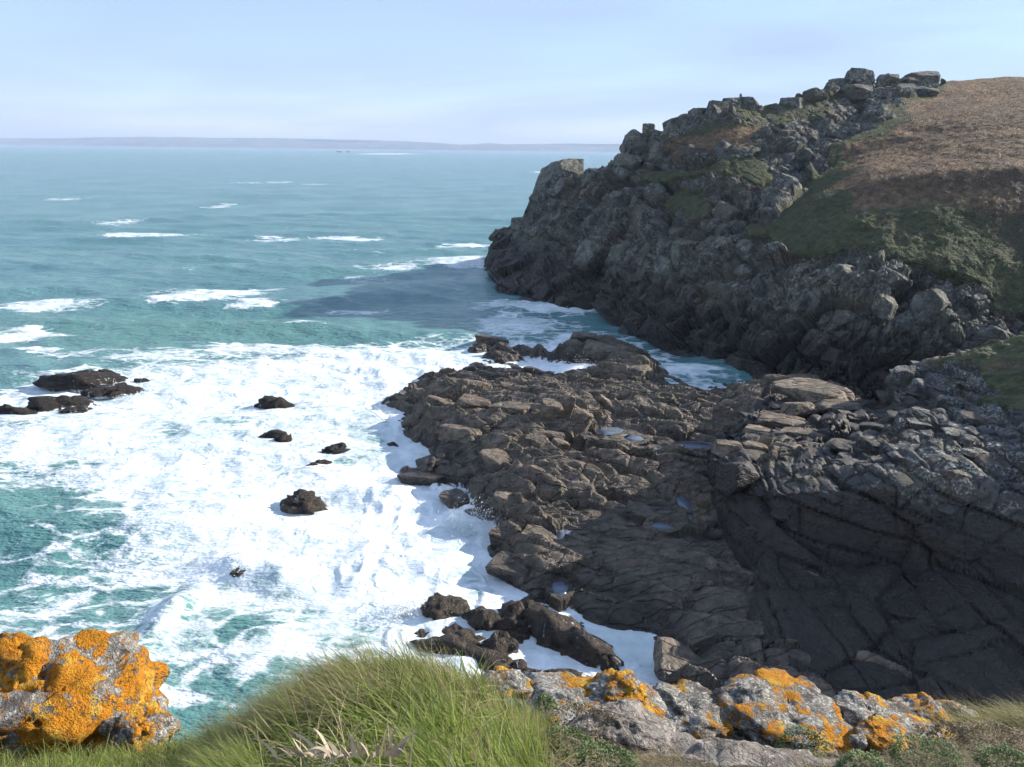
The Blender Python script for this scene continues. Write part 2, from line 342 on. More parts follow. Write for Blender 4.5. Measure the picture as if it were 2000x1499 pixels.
def sea_mat():
    t = NT('sea_water'); t.b.inputs['IOR'].default_value = 1.33; t.b.inputs['Specular IOR Level'].default_value = 0.5
    M = t.attr('foam'); x = t.z()
    w1 = t.noise(0.035, 4, 0.5); w2 = t.noise(0.45, 6, 0.6, t.map((0.55, 1.3, 1.0)))
    base = t.mix(t.ss(0.38, 0.62, w1), (0.08, 0.20, 0.215), (0.11, 0.245, 0.245))
    base = t.mix(t.math('MULTIPLY', t.attr('green'), 0.9), base, (0.10, 0.235, 0.205))
    base = t.mix(t.ss(0.35, 0.8, M, 0.0, 0.6), base, (0.30, 0.46, 0.44))
    # foam: solid where it is thick, torn into threads round dark cells where it thins, at three sizes, drawn out along the swell
    sw = t.vadd(t.pos, t.noisec(0.16, 4), 5.0); sw2 = t.vadd(t.pos, t.noisec(0.5, 4), 1.8); sw3 = t.vadd(t.pos, t.noisec(1.3, 4), 0.7)
    nb = t.noise(0.10, 6, 0.62, t.map((0.8, 1.5, 1), (0, 0, 0.25), sw), 0.6); nm = t.noise(0.55, 6, 0.66, t.map((0.7, 1.5, 1), (0, 0, 0.3), sw2), 0.8)
    cov = t.math('ADD', M, t.math('ADD', t.math('MULTIPLY', t.math('SUBTRACT', nb, 0.5), 1.0), t.math('MULTIPLY', t.math('SUBTRACT', nm, 0.5), 0.55)))
    e1 = t.ss(0.0, t.ss(0.2, 0.9, cov, 0.05, 0.45), t.vor(1.0, 'DISTANCE_TO_EDGE', t.map((0.20, 0.36, 0.2), (0, 0, 0.3), sw2)), 1.0, 0.0)
    e2 = t.ss(0.0, t.ss(0.2, 0.9, cov, 0.05, 0.55), t.vor(1.0, 'DISTANCE_TO_EDGE', t.map((0.55, 0.95, 0.5), (0, 0, 0.3), sw2)), 1.0, 0.0)
    e3 = t.ss(0.0, t.ss(0.3, 0.9, cov, 0.08, 0.60), t.vor(1.0, 'DISTANCE_TO_EDGE', t.map((1.5, 2.3, 1.5), (0, 0, 0.3), sw3)), 1.0, 0.0)
    lace = t.math('MAXIMUM', t.math('MULTIPLY', e1, t.ss(0.18, 0.42, cov)), t.math('MAXIMUM', t.math('MULTIPLY', e2, t.ss(0.30, 0.52, cov, 0.0, 0.95)), t.math('MULTIPLY', e3, t.ss(0.36, 0.62, cov, 0.0, 0.8))))
    thin = t.math('MULTIPLY', t.ss(0.32, 0.60, t.noise(0.42, 4, 0.55, sw2, 0.9), 0.78, 1.0), t.ss(0.34, 0.56, t.noise(0.15, 5, 0.6, t.map((0.8, 1.6, 1), (0, 0, -0.3), sw)), 0.74, 1.0))
    fm = t.math('MULTIPLY', t.math('MAXIMUM', lace, t.ss(0.56, 0.86, cov)), thin)
    fc = t.mix(t.ss(0.35, 0.65, t.noise(1.2, 6, 0.7)), (0.74, 0.79, 0.82), (0.89, 0.91, 0.92))
    c = t.mix(fm, base, fc)
    h = t.math('ADD', t.math('MULTIPLY', w2, 0.9), t.math('MULTIPLY', t.noise(1.7, 5, 0.65, t.map((0.6, 1.2, 1.0))), 0.30))
    h = t.math('MULTIPLY', h, t.ss(0.4, 0.7, M, 1.0, 0.30))
    h = t.math('ADD', h, t.math('MULTIPLY', t.ss(0.4, 0.8, M), t.math('MULTIPLY', t.noise(0.42, 5, 0.6, sw2, 0.5), 0.42)))
    nrm = t.bump(h, 0.95, 1.0)
    return t.out(c, nrm, t.math('ADD', t.math('MULTIPLY', fm, 0.62), 0.22))
M_SEA = sea_mat()

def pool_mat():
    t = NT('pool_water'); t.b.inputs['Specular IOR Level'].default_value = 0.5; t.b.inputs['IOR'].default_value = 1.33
    return t.out((0.13, 0.16, 0.21), t.bump(t.noise(2.0, 3, 0.5), 0.02, 0.3), 0.08)  # pale blue base colour carries part of the sky's reflection
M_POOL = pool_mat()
def coast_mat():
    t = NT('far_coast'); n = t.noise(0.004, 6, 0.7)
    c = t.mix(t.ss(0.4, 0.6, n), (0.05, 0.07, 0.035), (0.14, 0.13, 0.085)); c = t.mix(t.ss(0.66, 0.7, t.noise(0.012, 4, 0.7)), c, (0.45, 0.44, 0.42))
    return t.out(c, None, 0.95)
M_COAST = coast_mat()

# ------------------------------------------------------------------ far coast
def coast():
    k = [(-420, 275), (-150, 272), (0, 271), (110, 271), (200, 269), (300, 268), (420, 270), (520, 270), (700, 274), (830, 278), (900, 283), (930, 282), (955, 279), (985, 282), (1040, 282), (1110, 281), (1200, 282), (1350, 283), (1700, 288)]
    ka = np.array(k, float); u = np.linspace(-420, 1700, 700); v = np.interp(u, ka[:, 0], ka[:, 1]); Y0 = 9000.0
    top = aty(u, v, Y0 + 500)
    jit = 5.0 * fbm(np.stack([u * 0.11, u * 0, u * 0], 1), 4, 3) + 3.0 * np.abs(vnoise(np.stack([u * .7, u * 0, u * 0], 1), 9))
    rows = []
    for f, dy in ((-0.2, 0), (0.25, 60), (0.62, 220), (0.9, 380), (1.0, 520), (0.95, 1200), (0.3, 2200), (-0.3, 2600)):
        q = top.copy(); q[:, 1] = Y0 + dy + 200 * np.sin(u * 0.012) * (f < 1); q[:, 2] = (top[:, 2] + jit) * f
        rows.append(q)
    G = np.array(rows)
    me = mesh_from('far_coast', G.reshape(-1, 3), grid_faces(len(rows), len(u)), M_COAST)
    link('far_coast_hills', me, kind='structure')
coast()

# ------------------------------------------------------------------ headland across the water
def headland():
    rows = [
      [V(938, 526, 178), V(950, 526, 177), V(957, 537, 168), V(964, 574, 145), V(1040, 592, 135.5), V(1110, 609, 128), V(1180, 615, 126), V(1192, 642, 115.5), V(1250, 669, 107), V(1330, 699, 98.8), V(1400, 726, 92.4), V(1450, 738, 89), Z(1520, 84, -0.5), Z(1600, 80, -0.5), Z(1740, 76, 0), Z(2000, 72, 0), Z(2400, 70, 1)],
      [V(942, 523, 179), V(951, 512, 178), V(960, 515, 171), V(972, 552, 148), V(1040, 566, 139), V(1110, 580, 131.5), V(1180, 583, 129.5), V(1195, 618, 117.5), V(1250, 628, 110.5), V(1330, 648, 102.5), V(1400, 676, 96), V(1450, 688, 92), V(1520, 690, 88), V(1600, 695, 84), V(1740, 695, 80.5), V(2000, 700, 76), V(2400, 700, 73)],
      [V(946, 518, 180), V(953, 484, 179), V(1000, 486, 168), V(1060, 492, 154), V(1130, 505, 141), V(1195, 520, 132), V(1250, 548, 121.5), V(1330, 562, 110.5), V(1400, 578, 103), V(1500, 592, 95), V(1600, 600, 88.5), V(1740, 612, 85), V(1900, 626, 82), V(2000, 636, 80), V(2400, 640, 76)],
      [V(948, 515, 181), V(958, 466, 180), V(1005, 440, 175), V(1060, 430, 162), V(1130, 430, 149), V(1250, 466, 131), V(1330, 474, 119.5), V(1400, 484, 111.5), V(1500, 490, 104), V(1600, 502, 97.5), V(1740, 526, 92), V(1850, 548, 88.5), V(1940, 600, 85), V(2000, 612, 84), V(2400, 620, 79)],
      [V(949, 514, 182), V(962, 458, 181), V(1010, 432, 177), V(1060, 385, 168), V(1130, 385, 154), V(1250, 392, 141), V(1330, 394, 128.5), V(1400, 420, 120), V(1490, 452, 109), V(1600, 388, 109), V(1700, 347, 108), V(1830, 331, 106), V(2000, 329, 103), V(2400, 330, 96)],
      [V(949, 514, 183), V(964, 455, 182), V(1012, 431, 178), V(1060, 355, 170), V(1130, 360, 157), V(1180, 350, 152), V(1250, 335, 147), V(1330, 322, 139), V(1400, 334, 133), V(1490, 396, 123), V(1600, 330, 133), V(1700, 300, 134), V(1830, 268, 133), V(2000, 232, 132), V(2400, 225, 128)],
      [V(950, 514, 184), V(956, 480, 183.5), V(975, 450, 182), V(1012, 429, 179), V(1036, 424, 176), V(1050, 390, 174), V(1062, 352, 172), V(1085, 345, 170), V(1120, 350, 166), V(1135, 350, 160), V(1148, 338, 158), V(1180, 332, 156), V(1208, 322, 153), V(1217, 300, 152), V(1221, 275, 152), V(1245, 263, 152), V(1268, 250, 151), V(1292, 256, 150), V(1300, 243, 150), V(1345, 228, 149), V(1390, 212, 149), V(1440, 199, 150), V(1478, 203, 151), V(1490, 207, 151), V(1530, 192, 153), V(1620, 168, 157), V(1650, 160, 160), V(1705, 160, 163), V(1830, 160, 172), V(1900, 157, 176), V(2000, 152, 180), V(2400, 140, 186)],
      [Z(951, 190, -1), Z(1010, 188, 4), Z(1060, 184, 12), Z(1130, 178, 14), Z(1220, 170, 22), Z(1440, 168, 30), Z(1650, 180, 34), Z(1830, 192, 36), Z(2000, 205, 39), Z(2400, 215, 42)],
      [Z(952, 205, -3), Z(1130, 205, -3), Z(1440, 205, 5), Z(1650, 215, 15), Z(1830, 225, 25), Z(2000, 240, 30), Z(2400, 250, 30)],
    ]
    G, U, VV, tt = loft(rows, 620, 3.5, 3)
    shp = G.shape[:2]; P = G.reshape(-1, 3); N = grid_normals(G).reshape(-1, 3)
    if N[:, 2].mean() < 0: N = -N
    u, v = U.ravel(), VV.ravel(); row = np.repeat(tt, shp[1])
    wob = fbm(P * 0.09, 4, 5); un, vn = u + 26 * wob + 60 * fbm(P * 0.16 + 3, 4, 8), v + 16 * fbm(P * 0.11 + 7, 4, 6) + 26 * fbm(P * 0.2, 4, 9)
    veg = np.zeros(len(P)); brown = np.zeros(len(P)); heath = np.zeros(len(P))
    def put(poly, val, arr):
        m = inpoly(un, vn, poly) & (row < 7.0); arr[m] = val
    put([(1495, 452), (1600, 388), (1700, 345), (1830, 330), (2450, 325), (2450, 640), (1960, 612), (1900, 560), (1830, 535), (1740, 518), (1640, 508), (1560, 498), (1490, 470)], 1, veg)
    put([(1525, 420), (1560, 360), (1620, 310), (1700, 262), (1730, 215), (1800, 190), (1835, 165), (1850, 90), (2450, 40), (2450, 335), (1830, 335), (1700, 350), (1600, 392), (1500, 455)], 1, veg)
    put([(1290, 270), (1400, 240), (1500, 240), (1480, 300), (1380, 300), (1300, 310)], 0.62, veg)
    put([(1310, 385), (1380, 370), (1390, 420), (1330, 430)], 1, veg)
    put([(1260, 335), (1420, 318), (1560, 330), (1560, 350), (1400, 345), (1270, 350)], 0.8, veg)
    put([(1440, 215), (1620, 180), (1660, 210), (1560, 250), (1450, 260)], 0.55, veg)
    put([(1690, 300), (1780, 215), (1850, 165), (1860, 90), (2450, 40), (2450, 340), (1830, 335), (1620, 378)], 1, brown)
    put([(1290, 270), (1500, 240), (1480, 300), (1300, 310)], 0.8, brown)
    put([(1640, 372), (1700, 347), (1830, 332), (2450, 327), (2450, 425), (1900, 430), (1780, 415), (1700, 420), (1640, 430)], 0.75, brown)
    put([(1690, 352), (1830, 333), (2450, 329), (2450, 400), (1950, 405), (1830, 395), (1760, 378)], 1, heath)
    put([(1690, 440), (1750, 430), (1745, 465), (1690, 468)], 1, heath)
    put([(1900, 400), (2450, 400), (2450, 520), (1980, 520), (1930, 470)], 0.7, heath)
    A = lambda a: np.asarray(a).reshape(shp)
    def blur2(a, k):
        a = A(a).copy()
        for _ in range(k):
            a[1:-1] = (a[:-2] + 2 * a[1:-1] + a[2:]) / 4; a[:, 1:-1] = (a[:, :-2] + 2 * a[:, 1:-1] + a[:, 2:]) / 4
        return a.ravel()
    veg, brown, heath = blur2(veg, 10), blur2(brown, 45), blur2(heath, 40)
    rock = 1 - sstep(0.3, 0.7, veg)
    edge = sstep(0.0, 0.6, row)
    R = rotm(0.22, 0.30, 0.55)
    big = fbm(P * 0.055, 4, 21) * 2.2
    d = big * 0.6 + rock * (blocky(P, (9.0, 7.0, 11.0), R, 2.6, 0.8, 11, 1.2, .2) + beds(P, R, 3.2, 3.0, 1.1, 0.55, 12) + blocky(P, (1.7, 1.5, 4.6), R, 0.62, 0.42, 13, 1.3, .2) + blocky(P, (0.8, 0.7, 1.5), R, 0.22, 0.16, 14, 1.3, .2))
    d += (1 - rock) * (0.22 * fbm(P * 0.45, 4, 31) + 0.12 * fbm(P * 1.7, 3, 32))
    calm = np.where((u < 1062), 0.55, 1.0) * np.where(row > 5.2, 0.6, 1)
    P2 = P + N * (d * edge * calm)[:, None]
    me = mesh_from('headland', P2, grid_faces(*shp), M_HEAD, {'veg': veg, 'brown': brown, 'heath': heath}, False)
    o = link('headland', me, kind='structure')
    return o, P2.reshape(*shp, 3), N.reshape(*shp, 3), A(u), A(v), A(veg), A(row), A(brown), A(heath)
HEAD, HP, HN, HU, HV, HVEG, HROW, HBROWN, HHEATH = headland()

# ------------------------------------------------------------------ angular rocks
def ico(sub):
    import bmesh
    bm = bmesh.new(); bmesh.ops.create_icosphere(bm, subdivisions=sub, radius=1.0); bm.verts.ensure_lookup_table()
    vs = np.array([v.co[:] for v in bm.verts]); fs = np.array([[v.index for v in f.verts] for f in bm.faces]); bm.free(); return vs, fs
ICO = {k: ico(k) for k in (3, 4, 5)}
def rock_points(seed, sub=4, planes=14, box=0.5, rough=0.07, fine=0.02, soft=14.0, cap=1.12):
    r = np.random.default_rng(seed); D, Fc = ICO[sub]
    nn = [np.array(s) * 1.0 for s in ((1, 0, 0), (-1, 0, 0), (0, 1, 0), (0, -1, 0), (0, 0, 1), (0, 0, -1))] if box else []
    nn = [n + r.normal(0, 0.16, 3) for n in nn] + [r.normal(0, 1, 3) for _ in range(planes)]
    nn = np.array([n / np.linalg.norm(n) for n in nn]); hh = r.uniform(0.72, 1.0, len(nn)); hh[:6] = r.uniform(0.66, 0.86, min(6, len(hh))) if box else hh[:6]
    q = np.clip(D @ nn.T, 1e-3, None) / hh                       # 1/radius to each cutting plane
    q = np.concatenate([q, np.full((len(q), 1), 1 / cap)], 1)
    rad = 1.0 / (q ** soft).sum(1) ** (1 / soft)
    P = D * rad[:, None]
    P = P * (1 + rough * fbm(P * 1.7 + seed * 3.1, 4, seed % 97)[:, None] + fine * fbm(P * 7 + seed, 3, seed % 89)[:, None])
    return P, Fc
ROCKS = []
for k in range(12):
    P, Fc = rock_points(100 + k, 4, 5 + k % 4, rough=0.07, fine=0.045, soft=60, cap=1.25)
    ROCKS.append((P, Fc))
def rock_set(mat, tag):
    return [mesh_from(f'{tag}_{k}', P, Fc, mat, None, False) for k, (P, Fc) in enumerate(ROCKS)]
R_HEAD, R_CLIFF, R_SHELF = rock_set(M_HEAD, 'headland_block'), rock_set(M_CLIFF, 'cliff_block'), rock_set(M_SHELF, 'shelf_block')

def place_rock(meshes, parent, name, p, dims, rot, r):
    return link(name, meshes[int(r.integers(len(meshes)))], parent, tuple(p), rot, tuple(dims))

def head_rocks():
    r = np.random.default_rng(5); n = 0
    # (u, v, width, height, depth) of the outcrops that stand out of the skyline and the face
    crest = [(1094, 362, 90, 104, 170.5), (1078, 400, 60, 70, 171), (1108, 415, 80, 80, 167), (1045, 425, 40, 44, 174), (1020, 440, 40, 36, 176), (1160, 352, 40, 42, 156), (1195, 345, 44, 42, 154), (1240, 285, 46, 52, 151), (1266, 258, 26, 34, 151), (1285, 272, 34, 36, 150), (1310, 248, 32, 34, 149), (1335, 240, 40, 34, 149), (1365, 228, 44, 34, 149), (1400, 213, 44, 36, 149), (1428, 205, 36, 28, 150), (1460, 204, 40, 28, 150), (1676, 152, 56, 32, 161.5), (1735, 154, 36, 18, 165), (1805, 156, 54, 26, 169), (1770, 164, 52, 22, 168), (1640, 164, 44, 22, 160), (1665, 182, 70, 32, 158), (1720, 190, 70, 40, 160), (1790, 184, 80, 36, 165), (1545, 200, 40, 22, 152), (1590, 188, 46, 24, 154), (1230, 318, 46, 32, 148), (1447, 189, 5, 12, 150.5)]
    for (u, v, w, h, y) in crest:
        p = aty(u, v, y); k = y / F * 0.5
        place_rock(R_HEAD, HEAD, 'rock', p - np.array([0, 0, h * k * .12]), (w * k * 1.12, w * k * r.uniform(0.9, 1.3), h * k * 1.22), (r.normal(0.05, .09), r.normal(0.08, .09), r.normal(.2, .2)), r); n += 1
    ok = (HVEG < 0.35) & (HROW > 0.15) & (HROW < 6.05) & (HU > 955) & (HU < np.where(HROW > 4.5, 1830, 2010))
    ii, jj = np.where(ok)
    w = 1.0 * np.ones(len(ii)); w /= w.sum()
    pick = r.choice(len(ii), 1400, replace=False, p=w); kept = []
    for a in pick:
        i, j = ii[a], jj[a]; p = HP[i, j]
        s = r.uniform(0.9, 1.7) * (1.0 if r.random() < 0.75 else 1.6)
        if any(np.linalg.norm(p - q) < 0.95 * (s + t) for q, t in kept): continue
        kept.append((p, s)); nrm = HN[i, j]
        place_rock(R_HEAD, HEAD, 'rock', p - nrm * s * 0.42, (s * r.uniform(.9, 1.5), s * r.uniform(.8, 1.2), s * r.uniform(.8, 1.6)), (r.normal(0.22, .06), r.normal(0.30, .06), r.normal(0.55, .1)), r)
        n += 1
        if n >= 120: break
head_rocks()

# ------------------------------------------------------------------ wave-cut rock shelf: a height field through known points
SHELF_PTS = [
 # waterline
 (750, 762, 0), (742, 800, 0), (775, 842, 0), (830, 887, 0), (878, 907, 0), (790, 928, 0), (700, 948, 0), (690, 960, -.4), (850, 1000, -.1), (930, 1020, 0), (962, 1060, 0), (946, 1082, 0), (962, 1120, 0), (1010, 1165, 0), (1080, 1192, 0), (1160, 1242, 0), (1200, 1275, 0), (1290, 1335, 0), (1310, 1260, 0.1), (1270, 1225, 0.15),
 # seaward bed
 (700, 780, -3), (690, 840, -3), (740, 890, -2.5), (800, 905, -1.2), (700, 915, -2), (640, 950, -2.5), (720, 1010, -2.5), (850, 1045, -2.2), (900, 1110, -2.2), (940, 1180, -1.8), (1000, 1215, -1.5), (500, 900, -5), (500, 1100, -5), (700, 1200, -3), (850, 1200, -2), (850, 1300, -2), (1000, 1270, -1.3), (1100, 1300, -1.2), (1200, 1320, -0.8), (600, 760, -4), (760, 735, -3), (860, 728, -2.5), (950, 720, -2), (1050, 722, -1.4), (1120, 725, -1.0), (1160, 738, -.5), (900, 640, -5), (1050, 625, -5), (1150, 625, -4), (1225, 650, -2.5), (1290, 690, -2.5), (1350, 725, -1.8), (1000, 690, -1.5), (1070, 690, -1.0), (980, 640, -3), (870, 670, -3), (200, 800, -6), (100, 1100, -6),
 # top of the seaward mass
 (790, 772, 1.6), (830, 770, 2.4), (900, 772, 2.8), (1000, 768, 3.3), (1060, 772, 3.9), (1100, 775, 4.3), (1120, 790, 4.3), (840, 800, 2.4), (900, 815, 2.8), (1000, 810, 3.4), (1060, 815, 4.0), (820, 840, 1.3), (880, 850, 2.2), (960, 850, 3.0), (1040, 850, 3.3), (1090, 868, 2.3), (1140, 850, 2.1), (880, 890, 1.4), (940, 890, 2.4), (1020, 890, 2.9), (960, 930, 1.9), (900, 940, 1.0), (840, 945, 0.7), (1050, 920, 2.9), (1060, 960, 2.4), (1000, 970, 2.0), (950, 985, 1.2), (1010, 1010, 2.0), (1080, 1010, 2.1), (1120, 1000, 1.7), (1000, 1060, 1.4), (1060, 1070, 1.5), (1090, 1045, 1.0), (1000, 1100, 1.0), (1060, 1120, 1.2), (1040, 1150, .7), (1090, 1150, .55), (1120, 1090, 1.2),
 # inner platform
 (1150, 890, 2.1), (1250, 900, 2.2), (1340, 905, 2.2), (1200, 940, 2.0), (1300, 950, 1.9), (1150, 980, 1.6), (1220, 1000, 1.5), (1330, 990, 1.5), (1290, 1025, 1.4), (1200, 1060, 1.4), (1300, 1080, 1.5), (1400, 1060, 2.0), (1180, 1120, 1.3), (1280, 1150, 1.4), (1400, 1170, 1.7), (1150, 1180, 0.8), (1220, 1200, 0.8), (1350, 1220, 1.3), (1450, 1250, 1.6), (1340, 1290, 1.9), (1400, 1310, 1.9), (1330, 1330, 1.0), (1500, 1330, 1.6), (1700, 1350, 1.5),
 # landward side and behind the block
 (1170, 800, 2.3), (1190, 845, 1.35), (1240, 858, 1.35), (1290, 880, 1.35), (1350, 872, 1.35), (1180, 870, 1.9), (1250, 800, 2.3), (1340, 830, 2.0), (1300, 780, 1.8), (1400, 800, 2.2), (1450, 770, 2.6), (1400, 760, 1.4), (1290, 757, 0.5), (1400, 741, 0.2), (1340, 752, 0.2), (1500, 750, 3.0), (1600, 760, 3.0), (1700, 770, 3),
 # the spur running out behind
 (1150, 655, 2.8), (1120, 664, 2.2), (1090, 668, 2.0), (1180, 672, 2.8), (1215, 690, 2.6), (1250, 715, 2.6), (1268, 738, 1.8), (1275, 716, 0), (1200, 660, 0.2), (1160, 705, 1.6), (1190, 740, 2.4), (1230, 765, 2.4), (1165, 760, 1.6), (940, 664, 1.7), (975, 666, 2.1), (1010, 670, 1.4), (1050, 671, 1.6), (935, 684, -.2), (1000, 686, -.2), (1080, 692, -.6), (1150, 720, 0),
]
CP = np.array([atz(u, v, z) for u, v, z in SHELF_PTS]); 
_A = np.linalg.norm(CP[:, None, :2] - CP[None, :, :2], axis=-1)
_n = len(CP); _M = np.zeros((_n + 1, _n + 1)); _M[:_n, :_n] = -_A + 0.35 * np.eye(_n); _M[:_n, _n] = _M[_n, :_n] = 1
_w = np.linalg.solve(_M, np.append(CP[:, 2], 0))
def shelf_z(x, y):
    out = np.zeros(x.size); X = np.stack([x.ravel(), y.ravel()], 1)
    for a in range(0, x.size, 20000):
        D = np.linalg.norm(X[a:a + 20000, None, :] - CP[None, :, :2], axis=-1); out[a:a + 20000] = -D @ _w[:_n] + _w[_n]
    return out.reshape(x.shape)
POOLS = [(1192, 845, 26, 9, 1.9), (1236, 856, 18, 6, 1.9), (1290, 882, 24, 7, 1.85), (1345, 871, 40, 4, 1.85), (1338, 988, 11, 20, 1.6), (1294, 1026, 22, 6, 1.5), (1102, 1044, 14, 9, 1.2), (1092, 1148, 12, 12, .75)]
def shelf():
    x = np.arange(-17, 34, 0.12); y = np.concatenate([np.arange(29, 66, 0.125), np.arange(66, 114, 0.19)])
    X, Y = np.meshgrid(x, y); Zb = shelf_z(X, Y)
    P = np.stack([X, Y, Zb], -1).reshape(-1, 3); keep = Zb.ravel() > -1.6
    up = sstep(-1.2, 0.6, P[:, 2])
    R = rotm(0.0, 0.0, -0.42); Q = P @ R
    # bedding: saw-toothed steps across the strike, warped
    ph = Q[:, 1] * 0.46 + 0.55 * fbm(P * 0.16, 4, 41) * 2 + 0.10 * Q[:, 0]
    saw = (ph % 1.0); saw = np.where(saw < 0.74, saw / 0.74, (1 - saw) / 0.26)
    ph2 = Q[:, 1] * 1.15 + 1.6 * fbm(P * 0.35, 3, 42); s2 = ph2 % 1.0; s2 = np.where(s2 < 0.7, s2 / 0.7, (1 - s2) / 0.3)
    flat = sstep(9, 5, np.hypot(P[:, 0] - 9, (P[:, 1] - 44) * 0.8))      # the smooth inner platform
    k = 1 - 0.55 * flat
    d = np.zeros(len(P)); m = keep
    RR = rotm(0.0, 0.25, -0.42); RB = rotm(-0.55, 0.06, -0.42)
    d[m] = (0.75 * (saw[m] - 0.5) + 0.13 * (s2[m] - 0.5)) * k[m] + 0.6 * fbm(P[m] * 0.22, 4, 43) * k[m]
    d[m] += k[m] * (blocky(P[m] * [1, 1, .3], (6.5, 2.8, 2.6), RR, 0.8, 0.28, 44, 1.2, .2) + beds(P[m], RB, 0.85, 6.0, 0.36, 0.16, 45) + 0.45 * beds(P[m], RB, 0.36, 2.8, 0.2, 0.10, 49)) + (0.3 + 0.7 * k[m]) * blocky(P[m] * [1, 1, .3], (0.9, 0.35, 0.4), RR, 0.03, 0.025, 46)
    P[:, 2] += d * up
    for (pu, pv, ru, rv, pz) in POOLS:
        c = atz(pu, pv, pz); e = np.linalg.norm(atz(pu + ru, pv, pz) - c); f = 0.5 * abs(atz(pu, pv - rv, pz)[1] - atz(pu, pv + rv, pz)[1])
        q = np.hypot((P[:, 0] - c[0]) / e, (P[:, 1] - c[1]) / f) + 0.7 * fbm(P * 1.1, 3, 48)
        P[:, 2] = np.where(q < 1.05, np.minimum(P[:, 2], pz - 0.12 + 0.6 * np.clip(q - 0.85, 0, 9)), np.where(q < 2.1, np.maximum(P[:, 2], pz + 0.03 * np.clip((q - 1.05) * 8, 0, 1)), P[:, 2]))
    foam = sstep(0.75, -0.25, P[:, 2] + 0.3 * fbm(P * 0.5, 3, 47)) * 0.62
    c = atz(840, 975, 0.3); foam = np.maximum(foam, 0.72 * np.exp(-(((P[:, 0] - c[0]) / 5.5) ** 2 + ((P[:, 1] - c[1]) / 3.2) ** 2) ** 2) * sstep(1.6, 0.6, P[:, 2]))
    Fc = grid_faces(*X.shape); kk = keep[Fc].all(1); Fc = Fc[kk]
    used = np.unique(Fc); re = np.full(len(P), -1); re[used] = np.arange(len(used))
    z0 = np.zeros(len(used))
    me = mesh_from('rock_shelf', P[used], re[Fc], M_SHELF, {'foam': foam[used], 'veg': z0, 'brown': z0, 'heath': z0}, False)
    o = link('rock_shelf', me, kind='structure')
    return o, P.reshape(*X.shape, 3), X, Y
SHELF, SP, SX, SY = shelf()
def shelf_h(x, y):
    j = np.clip(np.searchsorted(SX[0], x), 0, SX.shape[1] - 1); i = np.clip(np.searchsorted(SY[:, 0], y), 0, SX.shape[0] - 1); return SP[i, j, 2]

def shelf_rocks():
    r = np.random.default_rng(15)
    # the upright blocks at the landward end of the seaward mass, and ledges on its back
    for (u, v, w, h, z, yaw) in [(1075, 805, 50, 74, 4.0, .2), (1108, 795, 34, 66, 4.3, .5), (1135, 822, 48, 56, 3.5, -.2), (1112, 838, 40, 46, 2.9, .1), (1050, 862, 60, 34, 2.9, -.4), (1090, 868, 40, 30, 2.5, .3), (1000, 800, 90, 30, 3.4, -.3), (930, 790, 80, 30, 2.9, -.4), (860, 790, 70, 26, 2.3, -.4), (900, 850, 110, 46, 2.0, -.5), (970, 900, 90, 40, 2.4, -.5), (1000, 985, 100, 40, 1.8, -.4), (1050, 1055, 100, 50, 1.2, -.35), (1010, 1105, 120, 40, .8, -.35), (1210, 870, 80, 24, 1.7, -.3), (1240, 725, 70, 40, 2.0, -.6), (1180, 690, 80, 40, 2.0, -.5), (1140, 660, 60, 28, 2.2, -.4), (960, 668, 70, 28, 0.6, 0), (1330, 1300, 130, 50, 1.0, -.3), (800, 780, 60, 24, 1.2, -.5), (830, 935, 110, 26, .5, -.4), (890, 975, 80, 30, .5, -.5), (1160, 680, 50, 40, 2.2, -.2), (940, 672, 44, 20, .4, .2), (985, 1050, 70, 40, .9, -.3)]:
        p = atz(u, v, z); k = p[1] / F * 0.5
        place_rock(R_SHELF, SHELF, 'rock', p, (w * k * 1.1, w * k * r.uniform(.6, .9), h * k * 1.0), (r.normal(0, .12), r.normal(0.1, .12), yaw + r.normal(0, .15)), r)
    n = 0
    for _ in range(4000):
        x, y = r.uniform(-13, 22), r.uniform(36, 100)
        z = shelf_h(x, y)
        if z < 0.15 or (x > 12 and y < 56): continue
        if np.hypot(x - 9, (y - 44) * .8) < 8 and r.random() < 0.85: continue
        s = r.uniform(0.35, 0.8) * (1 if r.random() < .65 else 1.9)
        place_rock(R_SHELF, SHELF, 'rock', (x, y, z - 0.2 * s), (s * r.uniform(1.2, 2.4), s * r.uniform(.55, .9), s * r.uniform(.35, .6)), (r.normal(0, .2), r.normal(.15, .2), -0.42 + r.normal(0, .3)), r); n += 1
        if n > 24: break
shelf_rocks()

